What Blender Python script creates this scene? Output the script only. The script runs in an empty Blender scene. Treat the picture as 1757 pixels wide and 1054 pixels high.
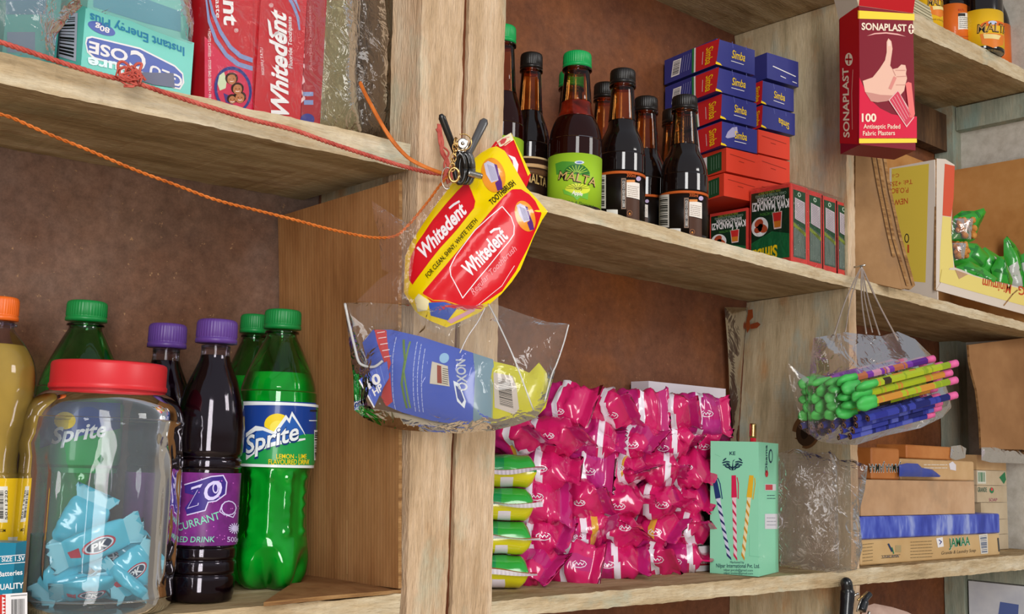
import bpy, bmesh, math, random
from mathutils import Vector, Matrix, noise
from mathutils.geometry import tessellate_polygon
PI = math.pi
sc = bpy.context.scene
COL = sc.collection
random.seed(7)

# ------------------------------------------------------------------ camera
IW, IH, FPX = 1757.0, 1054.0, 1916.37
CAM = Vector((-0.79829, -0.8, -0.051376))
def _basis(a, p, r):
    f = Vector((math.sin(a)*math.cos(p), math.cos(a)*math.cos(p), math.sin(p)))
    rt = Vector((math.cos(a), -math.sin(a), 0)); up = rt.cross(f)
    return rt*math.cos(r)+up*math.sin(r), -rt*math.sin(r)+up*math.cos(r), f
CR, CU, CF = _basis(0.7299, 0.1354, 0.0298)
cam_d = bpy.data.cameras.new('camera'); cam = bpy.data.objects.new('camera', cam_d); COL.objects.link(cam)
cam_d.sensor_width = 36.0; cam_d.lens = 36.0*FPX/IW; cam_d.clip_start = 0.01
_m = Matrix((CR, CU, -CF)).transposed().to_4x4(); _m.translation = CAM
cam.matrix_world = _m
sc.camera = cam

# ------------------------------------------------------------------ world, lights, exposure
sc.view_settings.view_transform = 'Standard'; sc.view_settings.look = 'None'
sc.view_settings.gamma = 1.0; sc.view_settings.use_curve_mapping = False
sc.view_settings.exposure = -0.13
wd = bpy.data.worlds.new('daylight'); sc.world = wd; wd.use_nodes = True
nt = wd.node_tree; nt.nodes.clear()
wo = nt.nodes.new('ShaderNodeOutputWorld'); bg = nt.nodes.new('ShaderNodeBackground')
tc = nt.nodes.new('ShaderNodeTexCoord'); sx = nt.nodes.new('ShaderNodeSeparateXYZ')
rp = nt.nodes.new('ShaderNodeValToRGB'); mp = nt.nodes.new('ShaderNodeMapRange')
nt.links.new(tc.outputs['Generated'], sx.inputs[0]); nt.links.new(sx.outputs['Z'], mp.inputs['Value'])
mp.inputs['From Min'].default_value = -1; mp.inputs['From Max'].default_value = 1
e = rp.color_ramp.elements
e[0].position = 0.0; e[0].color = (0.34, 0.29, 0.25, 1)
e[1].position = 1.0; e[1].color = (0.62, 0.68, 0.78, 1)
x = e.new(0.46); x.color = (0.42, 0.37, 0.32, 1)
x = e.new(0.56); x.color = (0.72, 0.74, 0.78, 1)
nt.links.new(mp.outputs[0], rp.inputs[0]); nt.links.new(rp.outputs[0], bg.inputs[0])
bg.inputs[1].default_value = 0.6
nt.links.new(bg.outputs[0], wo.inputs[0])
def area(name, loc, to, sx_, sy_, power, col):
    l = bpy.data.lights.new(name, 'AREA'); l.shape = 'RECTANGLE'; l.size = sx_; l.size_y = sy_; l.energy = power; l.color = col
    o = bpy.data.objects.new(name, l); COL.objects.link(o); o.location = loc
    o.rotation_euler = (Vector(to)-Vector(loc)).to_track_quat('-Z', 'Y').to_euler(); return o
area('doorway_daylight', (-1.9, -2.6, 0.35), (0.2, 0, 0.1), 0.75, 2.6, 92, (1, 0.985, 0.96))
area('added_fill_light', (1.3, -2.6, 1.3), (0.5, 0, 0.2), 0.8, 0.8, 26, (1, 0.97, 0.93))  # added fill light behind the camera, no known window there
try:
    sc.cycles.transparent_max_bounces = 40; sc.cycles.max_bounces = 12
except Exception: pass

# ------------------------------------------------------------------ pixel to world helpers
def ray(px, py): return (CR*((px-IW/2)/FPX) + CU*((IH/2-py)/FPX) + CF)
def Yp(px, py, y): d = ray(px, py); return CAM + d*((y-CAM.y)/d.y)
def Zp(px, py, z): d = ray(px, py); return CAM + d*((z-CAM.z)/d.z)
def ppm(P): return FPX/((P-CAM).dot(CF))
def colpx(O, D, px):                     # t so that O+D*t lies in the image column px
    n = CF*((px-IW/2)/FPX) - CR
    return -((O-CAM).dot(n))/(D.dot(n))
def rowpx(O, D, py):
    n = CF*((IH/2-py)/FPX) - CU
    return -((O-CAM).dot(n))/(D.dot(n))
UPV = Vector((0, 0, 1))

# ------------------------------------------------------------------ colours and materials
def lin(h):
    h = h.lstrip('#'); c = [int(h[i:i+2], 16)/255 for i in (0, 2, 4)]
    return tuple((v/12.92 if v <= 0.04045 else ((v+0.055)/1.055)**2.4) for v in c) + (1.0,)
_mats = {}
def pbr(name, hexc, rough=0.5, metal=0.0, coat=0.0, spec=0.5, trans=0.0, ior=1.45):
    if name in _mats: return _mats[name]
    m = bpy.data.materials.new(name); m.use_nodes = True; b = m.node_tree.nodes['Principled BSDF']
    b.inputs['Base Color'].default_value = lin(hexc); b.inputs['Roughness'].default_value = rough
    b.inputs['Metallic'].default_value = metal; b.inputs['Coat Weight'].default_value = coat
    b.inputs['Coat Roughness'].default_value = 0.08
    b.inputs['Specular IOR Level'].default_value = spec
    b.inputs['Transmission Weight'].default_value = trans; b.inputs['IOR'].default_value = ior
    _mats[name] = m; return m
def ink(hexc, rough=0.45, coat=0.0):     # printed colour on card, foil or label
    return pbr('print %s %d %d' % (hexc, rough*100, coat*100), hexc, rough, coat=coat, spec=0.2 if coat < .35 else 0.45)
def N(m, t, **kw):
    n = m.node_tree.nodes.new(t)
    for k, v in kw.items():
        if k in n.inputs: n.inputs[k].default_value = v
        else: setattr(n, k, v)
    return n
def mixed(name, cols, scale=(1, 1, 1), rough=0.8, detail=6, bump=0.3, bscale=1.0, stain=None, stain_scale=8, grain=None, speck=None, nscale=10, dist=0.002, stain_amt=(0.52, 0.68), fine=None):
    """procedural board / card: ramp of cols driven by stretched noise, optional stain patches and specks"""
    if name in _mats: return _mats[name]
    m = bpy.data.materials.new(name); m.use_nodes = True; L = m.node_tree.links; b = m.node_tree.nodes['Principled BSDF']
    t = N(m, 'ShaderNodeTexCoord'); mpn = N(m, 'ShaderNodeMapping'); mpn.inputs['Scale'].default_value = scale
    L.new(t.outputs['Object'], mpn.inputs[0])
    n1 = N(m, 'ShaderNodeTexNoise', Scale=nscale, Detail=detail, Roughness=0.65); L.new(mpn.outputs[0], n1.inputs['Vector'])
    r = N(m, 'ShaderNodeValToRGB'); L.new(n1.outputs['Fac'], r.inputs[0])
    el = r.color_ramp.elements
    lo, hi = 0.33, 0.68
    el[0].position = lo; el[0].color = lin(cols[0]); el[1].position = hi; el[1].color = lin(cols[-1])
    for i, c in enumerate(cols[1:-1]):
        q = el.new(lo+(hi-lo)*(i+1)/(len(cols)-1)); q.color = lin(c)
    out = r.outputs[0]
    if stain:
        for k, sc_ in enumerate(stain):
            n2 = N(m, 'ShaderNodeTexNoise', Scale=stain_scale*(1+0.4*k), Detail=5.0, Roughness=0.6)
            mm = N(m, 'ShaderNodeMapping'); mm.inputs['Location'].default_value = (3.1*k+1, 7.7*k, 2.2*k); mm.inputs['Scale'].default_value = tuple(0.5+0.5*v if v < 3 else v*0.35 for v in scale)
            L.new(t.outputs['Object'], mm.inputs[0]); L.new(mm.outputs[0], n2.inputs['Vector'])
            r2 = N(m, 'ShaderNodeValToRGB'); r2.color_ramp.elements[0].position = stain_amt[0]; r2.color_ramp.elements[1].position = stain_amt[1]
            L.new(n2.outputs['Fac'], r2.inputs[0])
            mx = N(m, 'ShaderNodeMix', data_type='RGBA'); L.new(r2.outputs[0], mx.inputs[0]); L.new(out, mx.inputs[6]); mx.inputs[7].default_value = lin(sc_)
            out = mx.outputs[2]
    if speck:
        n3 = N(m, 'ShaderNodeTexNoise', Scale=speck[1], Detail=3.0, Roughness=0.7); L.new(t.outputs['Object'], n3.inputs['Vector'])
        r3 = N(m, 'ShaderNodeValToRGB'); r3.color_ramp.elements[0].position = speck[2]; r3.color_ramp.elements[1].position = speck[2]+0.05
        L.new(n3.outputs['Fac'], r3.inputs[0])
        mx = N(m, 'ShaderNodeMix', data_type='RGBA'); L.new(r3.outputs[0], mx.inputs[0]); L.new(out, mx.inputs[6]); mx.inputs[7].default_value = lin(speck[0])
        out = mx.outputs[2]
    if fine:                             # fine fibre and dust mottling that belongs to the stuff itself
        n4 = N(m, 'ShaderNodeTexNoise', Scale=nscale*fine[0], Detail=6.0, Roughness=0.8); L.new(mpn.outputs[0], n4.inputs['Vector'])
        r4 = N(m, 'ShaderNodeMapRange'); L.new(n4.outputs['Fac'], r4.inputs['Value']); r4.inputs['From Min'].default_value = 0.3; r4.inputs['From Max'].default_value = 0.7
        r4.inputs['To Min'].default_value = 1-fine[1]; r4.inputs['To Max'].default_value = 1+fine[1]*0.7
        vm = N(m, 'ShaderNodeVectorMath', operation='SCALE'); L.new(out, vm.inputs[0]); L.new(r4.outputs[0], vm.inputs['Scale']); out = vm.outputs[0]
    L.new(out, b.inputs['Base Color']); b.inputs['Roughness'].default_value = rough; b.inputs['Specular IOR Level'].default_value = 0.25
    nb = N(m, 'ShaderNodeTexNoise', Scale=nscale*6*bscale, Detail=8.0); L.new(mpn.outputs[0], nb.inputs['Vector'])
    hsrc = nb.outputs['Fac']
    if grain:                            # fine parallel ribs (corrugated card)
        wv = N(m, 'ShaderNodeTexWave', Scale=grain[1], Distortion=0.6, wave_type='BANDS', bands_direction=grain[0]); L.new(t.outputs['Object'], wv.inputs['Vector'])
        ad = N(m, 'ShaderNodeMath', operation='ADD'); L.new(hsrc, ad.inputs[0]); L.new(wv.outputs['Fac'], ad.inputs[1]); hsrc = ad.outputs[0]
    bp = N(m, 'ShaderNodeBump', Strength=bump, Distance=dist); L.new(hsrc, bp.inputs['Height']); L.new(bp.outputs[0], b.inputs['Normal'])
    _mats[name] = m; return m
def film(name, tint='#ffffff', haze=0.04, gloss=0.5, bump=0.5, bscale=40, rough=0.06, hazecol='#ffffff'):
    """thin clear plastic: passes light, mirrors at grazing angles, slight haze"""
    if name in _mats: return _mats[name]
    m = bpy.data.materials.new(name); m.use_nodes = True; T = m.node_tree; L = T.links; T.nodes.clear()
    o = N(m, 'ShaderNodeOutputMaterial'); tr = N(m, 'ShaderNodeBsdfTransparent'); tr.inputs[0].default_value = lin(tint)
    gl = N(m, 'ShaderNodeBsdfGlossy', Roughness=rough); df = N(m, 'ShaderNodeBsdfDiffuse'); df.inputs[0].default_value = lin(hazecol)
    t = N(m, 'ShaderNodeTexCoord'); n = N(m, 'ShaderNodeTexNoise', Scale=bscale, Detail=3.0, Distortion=1.2); L.new(t.outputs['Object'], n.inputs['Vector'])
    bp = N(m, 'ShaderNodeBump', Strength=bump, Distance=0.004); L.new(n.outputs['Fac'], bp.inputs['Height']); L.new(bp.outputs[0], gl.inputs['Normal'])
    fr = N(m, 'ShaderNodeFresnel', IOR=1.38); L.new(bp.outputs[0], fr.inputs['Normal'])
    mu = N(m, 'ShaderNodeMath', operation='MULTIPLY'); L.new(fr.outputs[0], mu.inputs[0]); mu.inputs[1].default_value = gloss*2; mu.use_clamp = True
    m1 = N(m, 'ShaderNodeMixShader'); m1.inputs[0].default_value = haze; L.new(tr.outputs[0], m1.inputs[1]); L.new(df.outputs[0], m1.inputs[2])
    m2 = N(m, 'ShaderNodeMixShader'); L.new(mu.outputs[0], m2.inputs[0]); L.new(m1.outputs[0], m2.inputs[1]); L.new(gl.outputs[0], m2.inputs[2])
    L.new(m2.outputs[0], o.inputs[0]); _mats[name] = m; return m
def glow_liquid(name, hexc, dens=0.5, seethru=0.15):
    """coloured see-through drink: light passes and scatters through it"""
    if name in _mats: return _mats[name]
    m = bpy.data.materials.new(name); m.use_nodes = True; T = m.node_tree; L = T.links; T.nodes.clear()
    o = N(m, 'ShaderNodeOutputMaterial'); tl = N(m, 'ShaderNodeBsdfTranslucent'); df = N(m, 'ShaderNodeBsdfDiffuse'); tr = N(m, 'ShaderNodeBsdfTransparent'); gl = N(m, 'ShaderNodeBsdfGlossy', Roughness=0.04)
    for q in (tl, df, tr): q.inputs[0].default_value = lin(hexc)
    t = N(m, 'ShaderNodeTexCoord'); n = N(m, 'ShaderNodeTexNoise', Scale=18.0, Detail=2.0, Distortion=2.0); L.new(t.outputs['Object'], n.inputs['Vector'])
    a = N(m, 'ShaderNodeMixShader'); a.inputs[0].default_value = dens; L.new(tl.outputs[0], a.inputs[1]); L.new(df.outputs[0], a.inputs[2])
    b = N(m, 'ShaderNodeMixShader'); L.new(a.outputs[0], b.inputs[1]); L.new(tr.outputs[0], b.inputs[2])
    mr = N(m, 'ShaderNodeMapRange'); L.new(n.outputs['Fac'], mr.inputs['Value']); mr.inputs['From Min'].default_value = 0.35; mr.inputs['From Max'].default_value = 0.7
    mr.inputs['To Min'].default_value = seethru*0.4; mr.inputs['To Max'].default_value = min(1, seethru*2.2); L.new(mr.outputs[0], b.inputs[0])
    fr = N(m, 'ShaderNodeFresnel', IOR=1.45); c = N(m, 'ShaderNodeMixShader'); L.new(fr.outputs[0], c.inputs[0]); L.new(b.outputs[0], c.inputs[1]); L.new(gl.outputs[0], c.inputs[2])
    L.new(c.outputs[0], o.inputs[0]); _mats[name] = m; return m

WOODC = ['#8f7a5c', '#b39c78', '#c4b08c', '#cdbb9a']
def wood(name, axis, cols=WOODC, stain=('#9aa594', '#8a6a42'), bump=1.0, amt=(0.55, 0.72)):
    s = {'x': (0.7, 5, 5), 'y': (5, 0.7, 5), 'z': (5, 5, 0.7)}[axis]
    return mixed(name, cols, s, 0.85, 8, bump, 2.0, stain, 9, nscale=9, stain_amt=amt, fine=(7, .17))
M_FRONT = wood('pale sawn wood along the shelf', 'x', ['#a8926f', '#c4ac87', '#d2c0a0', '#decfb4'], ('#b4bba9', '#ad8a60'), amt=(.58, .74))
M_POST = wood('pale sawn wood upright', 'z', ['#ab8f70', '#c3a481', '#d3b594', '#dcc4a6'], ('#b7b8a0', '#b88e66'), amt=(.58, .75))
M_UNDER = wood('shelf underside wood', 'x', ['#927a54', '#a98f67', '#baa27b', '#c6af8c'], ('#9a8a66', '#8a6a44'))
M_DIV = wood('planed divider wood', 'z', ['#a19272', '#b8a584', '#c6b493', '#d0bf9f'], ('#a9b2a6', '#b88c5e'), 0.3, (0.54, 0.72))
M_GREEN = wood('green washed wood', 'z', ['#7d8573', '#93998a', '#a2a594', '#aca58f'], ('#8fa59c', '#9b8464'), 0.3)
M_DARKW = wood('dark stained wood', 'z', ['#3e2c1e', '#523a27', '#64482f', '#6e5238'], ('#4a3b2f',), 0.3)
M_HARD_L = mixed('brown hardboard', ['#62483a', '#735645', '#806150', '#8b6c5a'], (1, 1, 1), 0.75, 8, 0.15, 2, ('#6f6059', '#6b4530'), 3.5, nscale=7, speck=('#a07a58', 160, 0.66), stain_amt=(0.45, 0.7), fine=(14, .35))
M_HARD_R = mixed('reddish hardboard', ['#5a3524', '#6b412d', '#774b34', '#82543b'], (1, 1, 1), 0.7, 8, 0.15, 2, ('#754c38', '#8a5028'), 3.5, nscale=7, speck=('#96694a', 160, 0.68), stain_amt=(0.45, 0.7), fine=(14, .3))
M_CARD = mixed('brown corrugated cardboard', ['#84562f', '#94643a', '#9c6d42', '#a4754a'], (6, 6, 1), 0.85, 4, 0.16, 1, None, nscale=5, grain=('Y', 75), dist=0.0008, fine=(9, .12))
M_CARDB = mixed('warm brown cardboard', ['#a4703a', '#b37d45', '#bb874e', '#c28f58'], (2, 2, 2), 0.85, 4, 0.2, 1, None, nscale=5, dist=0.001)
M_CARDP = mixed('pinkish brown cardboard', ['#a98463', '#b8916d', '#c09a77', '#c8a482'], (2, 2, 2), 0.85, 4, 0.2, 1, ('#a98a6c',), nscale=5, dist=0.001)
M_CUT = mixed('cut cardboard edge', ['#7a5433', '#a07648', '#b88e5f'], (1, 1, 12), 0.9, 4, 0.6, 2, None, nscale=14)

# ------------------------------------------------------------------ mesh builder
class MB:
    def __init__(s): s.v = []; s.f = []; s.m = []; s.sm = []; s.mats = []
    def mi(s, m):
        if m not in s.mats: s.mats.append(m)
        return s.mats.index(m)
    def add(s, vs, fs, m, smooth=False):
        b = len(s.v); s.v += [Vector(v) for v in vs]; k = s.mi(m)
        for f in fs: s.f.append([b+i for i in f]); s.m.append(k); s.sm.append(smooth)
    def hexa(s, O, u, v, w, m):
        O, u, v, w = map(Vector, (O, u, v, w)); c = [O, O+u, O+u+v, O+v, O+w, O+u+w, O+u+v+w, O+v+w]
        s.add(c, [(3, 2, 1, 0), (4, 5, 6, 7), (0, 1, 5, 4), (1, 2, 6, 5), (2, 3, 7, 6), (3, 0, 4, 7)], m)
    def tube(s, pts, r, m, n=8, smooth=True, caps=True):
        pts = [Vector(p) for p in pts]; rs = r if isinstance(r, (list, tuple)) else [r]*len(pts); vs = []; fs = []
        t0 = (pts[1]-pts[0]).normalized(); a = t0.orthogonal().normalized()
        for i, p in enumerate(pts):
            t = ((pts[min(i+1, len(pts)-1)]-pts[max(i-1, 0)])).normalized()
            a = (a-t*a.dot(t))
            a = a.normalized() if a.length > 1e-9 else t.orthogonal().normalized()
            b = t.cross(a)
            for k in range(n): q = 2*PI*k/n; vs.append(p+(a*math.cos(q)+b*math.sin(q))*rs[i])
        for i in range(len(pts)-1):
            for k in range(n): fs.append((i*n+k, i*n+(k+1) % n, (i+1)*n+(k+1) % n, (i+1)*n+k))
        if caps: fs.append(tuple(range(n))[::-1]); fs.append(tuple((len(pts)-1)*n+k for k in range(n)))
        s.add(vs, fs, m, smooth)
    def lathe(s, prof, c, m, n=48, smooth=True, rf=None, axis=None):
        """prof: list of (r,z); rf(theta,z,r)->r ; axis: optional (X,Y,Z) frame"""
        X, Y, Z = axis or (Vector((1, 0, 0)), Vector((0, 1, 0)), UPV); c = Vector(c); vs = []; fs = []
        for r, z in prof:
            for k in range(n):
                q = 2*PI*k/n; rr = rf(q, z, r) if rf else r
                vs.append(c+X*(rr*math.cos(q))+Y*(rr*math.sin(q))+Z*z)
        for i in range(len(prof)-1):
            for k in range(n): fs.append((i*n+k, i*n+(k+1) % n, (i+1)*n+(k+1) % n, (i+1)*n+k))
        if prof[0][0] > 1e-5: fs.append(tuple(range(n))[::-1])
        if prof[-1][0] > 1e-5: fs.append(tuple((len(prof)-1)*n+k for k in range(n)))
        s.add(vs, fs, m, smooth)
    def grid(s, fn, nu, nv, m, smooth=True, wrap=False):
        vs = [fn(i/nu, j/nv) for j in range(nv+1) for i in range(nu+1)]
        fs = [(j*(nu+1)+i, j*(nu+1)+i+1, (j+1)*(nu+1)+i+1, (j+1)*(nu+1)+i) for j in range(nv) for i in range(nu)]
        s.add(vs, fs, m, smooth)
    def ball(s, c, r, m, n=12, sq=(1, 1, 1)):
        prof = [(r*math.sin(PI*i/n), -r*math.cos(PI*i/n)) for i in range(n+1)]
        b = len(s.v); s.lathe(prof, (0, 0, 0), m, n*2)
        for i in range(b, len(s.v)): v = s.v[i]; s.v[i] = Vector(c)+Vector((v.x*sq[0], v.y*sq[1], v.z*sq[2]))

def tag(o, label=None, cat=None, group=None, kind=None):
    for k, v in (('label', label), ('category', cat), ('group', group), ('kind', kind)):
        if v: o[k] = v
    return o
def empty(name, loc, label, cat, group=None):
    o = bpy.data.objects.new(name, None); COL.objects.link(o); o.location = loc; o.empty_display_size = 0.02
    return tag(o, label, cat, group)
def obj(name, mb, parent=None, label=None, cat=None, group=None, kind=None, loc=None):
    base = Vector(parent.location) if parent and parent.parent is None else (Vector(loc) if loc is not None else None)
    if parent and parent.parent is not None: base = Vector(parent.parent.location)+Vector(parent.location)
    if base is None:
        base = Vector((sum(v.x for v in mb.v)/len(mb.v), sum(v.y for v in mb.v)/len(mb.v), min(v.z for v in mb.v)))
    me = bpy.data.meshes.new(name); me.from_pydata([v-base for v in mb.v], [], mb.f)
    for m in mb.mats: me.materials.append(m)
    for i, p in enumerate(me.polygons): p.material_index = mb.m[i]; p.use_smooth = mb.sm[i]
    me.update()
    o = bpy.data.objects.new(name, me); COL.objects.link(o)
    if parent: o.parent = parent
    else: o.location = base
    return tag(o, label, cat, group, kind)

# ------------------------------------------------------------------ surfaces that carry print
class Plane:
    def __init__(s, O, yaw=0.0, bulge=None, V=None, U=None):
        s.O = Vector(O); a = math.radians(yaw)
        s.U = Vector(U).normalized() if U is not None else Vector((math.cos(a), math.sin(a), 0))
        s.V = Vector(V).normalized() if V is not None else UPV.copy()
        s.N = s.U.cross(s.V).normalized(); s.bulge = bulge; s.du = s.dv = None
        if bulge: s.du = s.dv = 0.005
    def uv(s, px, py):
        d = ray(px, py); t = (s.O-CAM).dot(s.N)/d.dot(s.N); P = CAM+d*t-s.O
        G = s.U.dot(s.V)
        a, b = P.dot(s.U), P.dot(s.V)
        if abs(G) < 1e-6: return a, b
        D = 1-G*G; return (a-G*b)/D, (b-G*a)/D
    def P(s, u, v, h=0.0):
        if s.bulge: h = h+s.bulge(u, v)
        return s.O+s.U*u+s.V*v+s.N*h
    def at(s, px, py, h=0.0): u, v = s.uv(px, py); return s.P(u, v, h)
class Cyl:
    def __init__(s, c, R, prof=None):
        s.c = Vector(c); s.R = R; s.du = R*0.12; s.dv = None; s.prof = prof
    def uv(s, px, py):
        d = ray(px, py); o = CAM-s.c; a = d.x*d.x+d.y*d.y; b = o.x*d.x+o.y*d.y; c = o.x*o.x+o.y*o.y-s.R*s.R
        disc = b*b-a*c; t = (-b-math.sqrt(max(disc, 0)))/a; P = CAM+d*t-s.c
        q0 = math.atan2(o.y, o.x); q = math.atan2(P.y, P.x)-q0; q = (q+PI) % (2*PI)-PI
        return (q0+q)*s.R, P.z
    def P(s, u, v, h=0.0):
        r = (s.prof(v) if s.prof else s.R)+h; q = u/s.R
        return s.c+Vector((r*math.cos(q), r*math.sin(q), v))
    def at(s, px, py, h=0.0): u, v = s.uv(px, py); return s.P(u, v, h)
LH = 0.00016
def _place(mb, sf, vs2, fs, mat, layer):
    bm = bmesh.new(); bv = [bm.verts.new((a, b, 0)) for a, b in vs2]
    for f in fs:
        try: bm.faces.new([bv[i] for i in f])
        except ValueError: pass
    for step, ax in ((sf.du, 0), (sf.dv, 1)):
        if not step or not vs2: continue
        lo = min(v[ax] for v in vs2); hi = max(v[ax] for v in vs2); k = math.floor(lo/step)+1
        while k*step < hi:
            co = [0, 0, 0]; co[ax] = k*step; no = [0, 0, 0]; no[ax] = 1
            bmesh.ops.bisect_plane(bm, geom=bm.verts[:]+bm.edges[:]+bm.faces[:], plane_co=co, plane_no=no, dist=1e-7); k += 1
    bm.verts.index_update()
    P = [sf.P(v.co.x, v.co.y, layer*LH) for v in bm.verts]
    F = [[v.index for v in f.verts] for f in bm.faces]
    bm.free(); mb.add(P, F, mat, bool(sf.du))
def poly_uv(mb, sf, pts, mat, layer=1):
    t = tessellate_polygon([[Vector((a, b, 0)) for a, b in pts]])
    _place(mb, sf, pts, [tuple(f) for f in t], mat, layer)
def poly(mb, sf, pts, mat, layer=1): poly_uv(mb, sf, [sf.uv(*p) for p in pts], mat, layer)
def quad(mb, sf, x0, y0, x1, y1, mat, layer=1): poly(mb, sf, [(x0, y0), (x1, y0), (x1, y1), (x0, y1)], mat, layer)
def ell(mb, sf, cx, cy, ax, ay, mat, layer=1, rot=0, n=28, a0=0, a1=360):
    c, s_ = math.cos(math.radians(rot)), math.sin(math.radians(rot)); pts = []
    m_ = n if a1-a0 >= 360 else n+1
    for i in range(m_):
        q = math.radians(a0+(a1-a0)*i/n); x_, y_ = ax*math.cos(q), ay*math.sin(q); pts.append((cx+x_*c-y_*s_, cy+x_*s_+y_*c))
    poly(mb, sf, pts, mat, layer)
def line(mb, sf, pts, w, mat, layer=2, close=False):
    """stroke of pixel width w through pixel points"""
    if close: pts = list(pts)+[pts[0]]
    for (a, b) in zip(pts[:-1], pts[1:]):
        dx, dy = b[0]-a[0], b[1]-a[1]; L_ = math.hypot(dx, dy) or 1; nx, ny = -dy/L_*w/2, dx/L_*w/2; ex, ey = dx/L_*w*0.3, dy/L_*w*0.3
        poly(mb, sf, [(a[0]+nx-ex, a[1]+ny-ey), (b[0]+nx+ex, b[1]+ny+ey), (b[0]-nx+ex, b[1]-ny+ey), (a[0]-nx-ex, a[1]-ny-ey)], mat, layer)
_tc = {}
def text_mesh(st, bold, shear):
    k = (st, bold, shear)
    if k in _tc: return _tc[k]
    cu = bpy.data.curves.new('t', 'FONT'); cu.body = st; cu.size = 1.0; cu.offset = bold; cu.shear = shear; cu.resolution_u = 3; cu.fill_mode = 'FRONT' if hasattr(cu, 'fill_mode') else cu.fill_mode
    try: cu.dimensions = '2D'
    except Exception: pass
    o = bpy.data.objects.new('t', cu); COL.objects.link(o); bpy.context.view_layer.update()
    dg = bpy.context.evaluated_depsgraph_get(); ev = o.evaluated_get(dg); me = ev.to_mesh()
    vs = [(v.co.x, v.co.y) for v in me.vertices]; fs = [tuple(p.vertices) for p in me.polygons]
    ev.to_mesh_clear(); bpy.data.objects.remove(o); bpy.data.curves.remove(cu)
    _tc[k] = (vs, fs); return _tc[k]
def text(mb, sf, st, p0, p1, ptop, mat, layer=3, bold=0.02, shear=0.0, capw=0.72):
    """baseline from pixel p0 to pixel p1, ptop above p0 marks the cap height"""
    vs, fs = text_mesh(st, round(bold*0.62, 4), shear)
    if not vs: return
    x0 = min(v[0] for v in vs); x1 = max(v[0] for v in vs)
    a = Vector(sf.uv(*p0)); b = Vector(sf.uv(*p1)); c = Vector(sf.uv(*ptop))
    X = (b-a)/(x1-x0); Yv = (c-a)/capw
    pts = [tuple(a+X*(v[0]-x0)+Yv*v[1]) for v in vs]
    _place(mb, sf, pts, fs, mat, layer)
def bars(mb, sf, q, mat, n=22, layer=3, seed=1, back=None, along=0):
    """barcode inside the pixel quad q (TL,TR,BR,BL); bars side by side along the top edge (0) or down the side (1)"""
    if back: poly(mb, sf, q, back, layer-1)
    rd = random.Random(seed); TL, TR, BR, BL = q; x = 0.08
    def at(s_, t_): return tuple((TL[i]*(1-s_)+TR[i]*s_)*(1-t_)+(BL[i]*(1-s_)+BR[i]*s_)*t_ for i in (0, 1))
    while x < 0.92:
        w = rd.choice([0.25, 0.4, 0.7])/n*1.1; lo, hi = x, min(x+w, 0.93)
        if along == 0: poly(mb, sf, [at(lo, .1), at(hi, .1), at(hi, .85), at(lo, .85)], mat, layer)
        else: poly(mb, sf, [at(.12, lo), at(.88, lo), at(.88, hi), at(.12, hi)], mat, layer)
        x = hi+rd.choice([0.3, 0.45, 0.8])/n

def fuzz_lines(mb, sf, x0, y0, x1, y1, n, w, mat, layer=3, dy=0, seed=1):
    """rows of small print too fine to read: n lines of broken strokes between two columns"""
    rd = random.Random(seed)
    for i in range(n):
        yy = y0+(y1-y0)*(i+0.5)/n; x = x0
        while x < x1-1:
            L_ = rd.uniform(2, 6)*max(1, w); xe = min(x+L_, x1-rd.uniform(0, 2))
            if xe > x: line(mb, sf, [(x, yy+dy*(x-x0)/(x1-x0)), (xe, yy+dy*(xe-x0)/(x1-x0))], w, mat, layer)
            x = xe+rd.uniform(.8, 1.6)*max(.7, w)

# ------------------------------------------------------------------ pouches, films, packets
def seg_d(p, a, b):
    ax, ay = a; bx, by = b; dx, dy = bx-ax, by-ay; t = ((p[0]-ax)*dx+(p[1]-ay)*dy)/((dx*dx+dy*dy) or 1); t = max(0, min(1, t))
    return math.hypot(p[0]-ax-dx*t, p[1]-ay-dy*t)
def pillow_fn(poly2, T, k, amp=0.0, freq=30.0, seed=0.0):
    n = len(poly2)
    def g(u, v):
        d = min(seg_d((u, v), poly2[i], poly2[(i+1) % n]) for i in range(n)); e_ = 1-math.exp(-d/k)
        w = amp*(noise.noise(Vector((u*freq+seed, v*freq, seed)))+0.5*noise.noise(Vector((u*freq*2.3, v*freq*2.3+seed, 4))))*min(1, d/(k*0.5)) if amp else 0
        return T*e_+w
    return g
def sheet(mb, sf, pts_px, mat, fn, step=0.006, sign=1, uvpts=None, holes=None):
    """a bulging sheet over the pixel outline"""
    pts = uvpts or [sf.uv(*p) for p in pts_px]
    t = tessellate_polygon([[Vector((a, b, 0)) for a, b in pts]])
    class S: pass
    s_ = S(); s_.du = s_.dv = step
    s_.P = lambda u, v, h: sf.O+sf.U*u+sf.V*v+sf.N*(sign*fn(u, v)+h)
    _place(mb, s_, pts, [tuple(f) for f in t], mat, 0)
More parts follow.
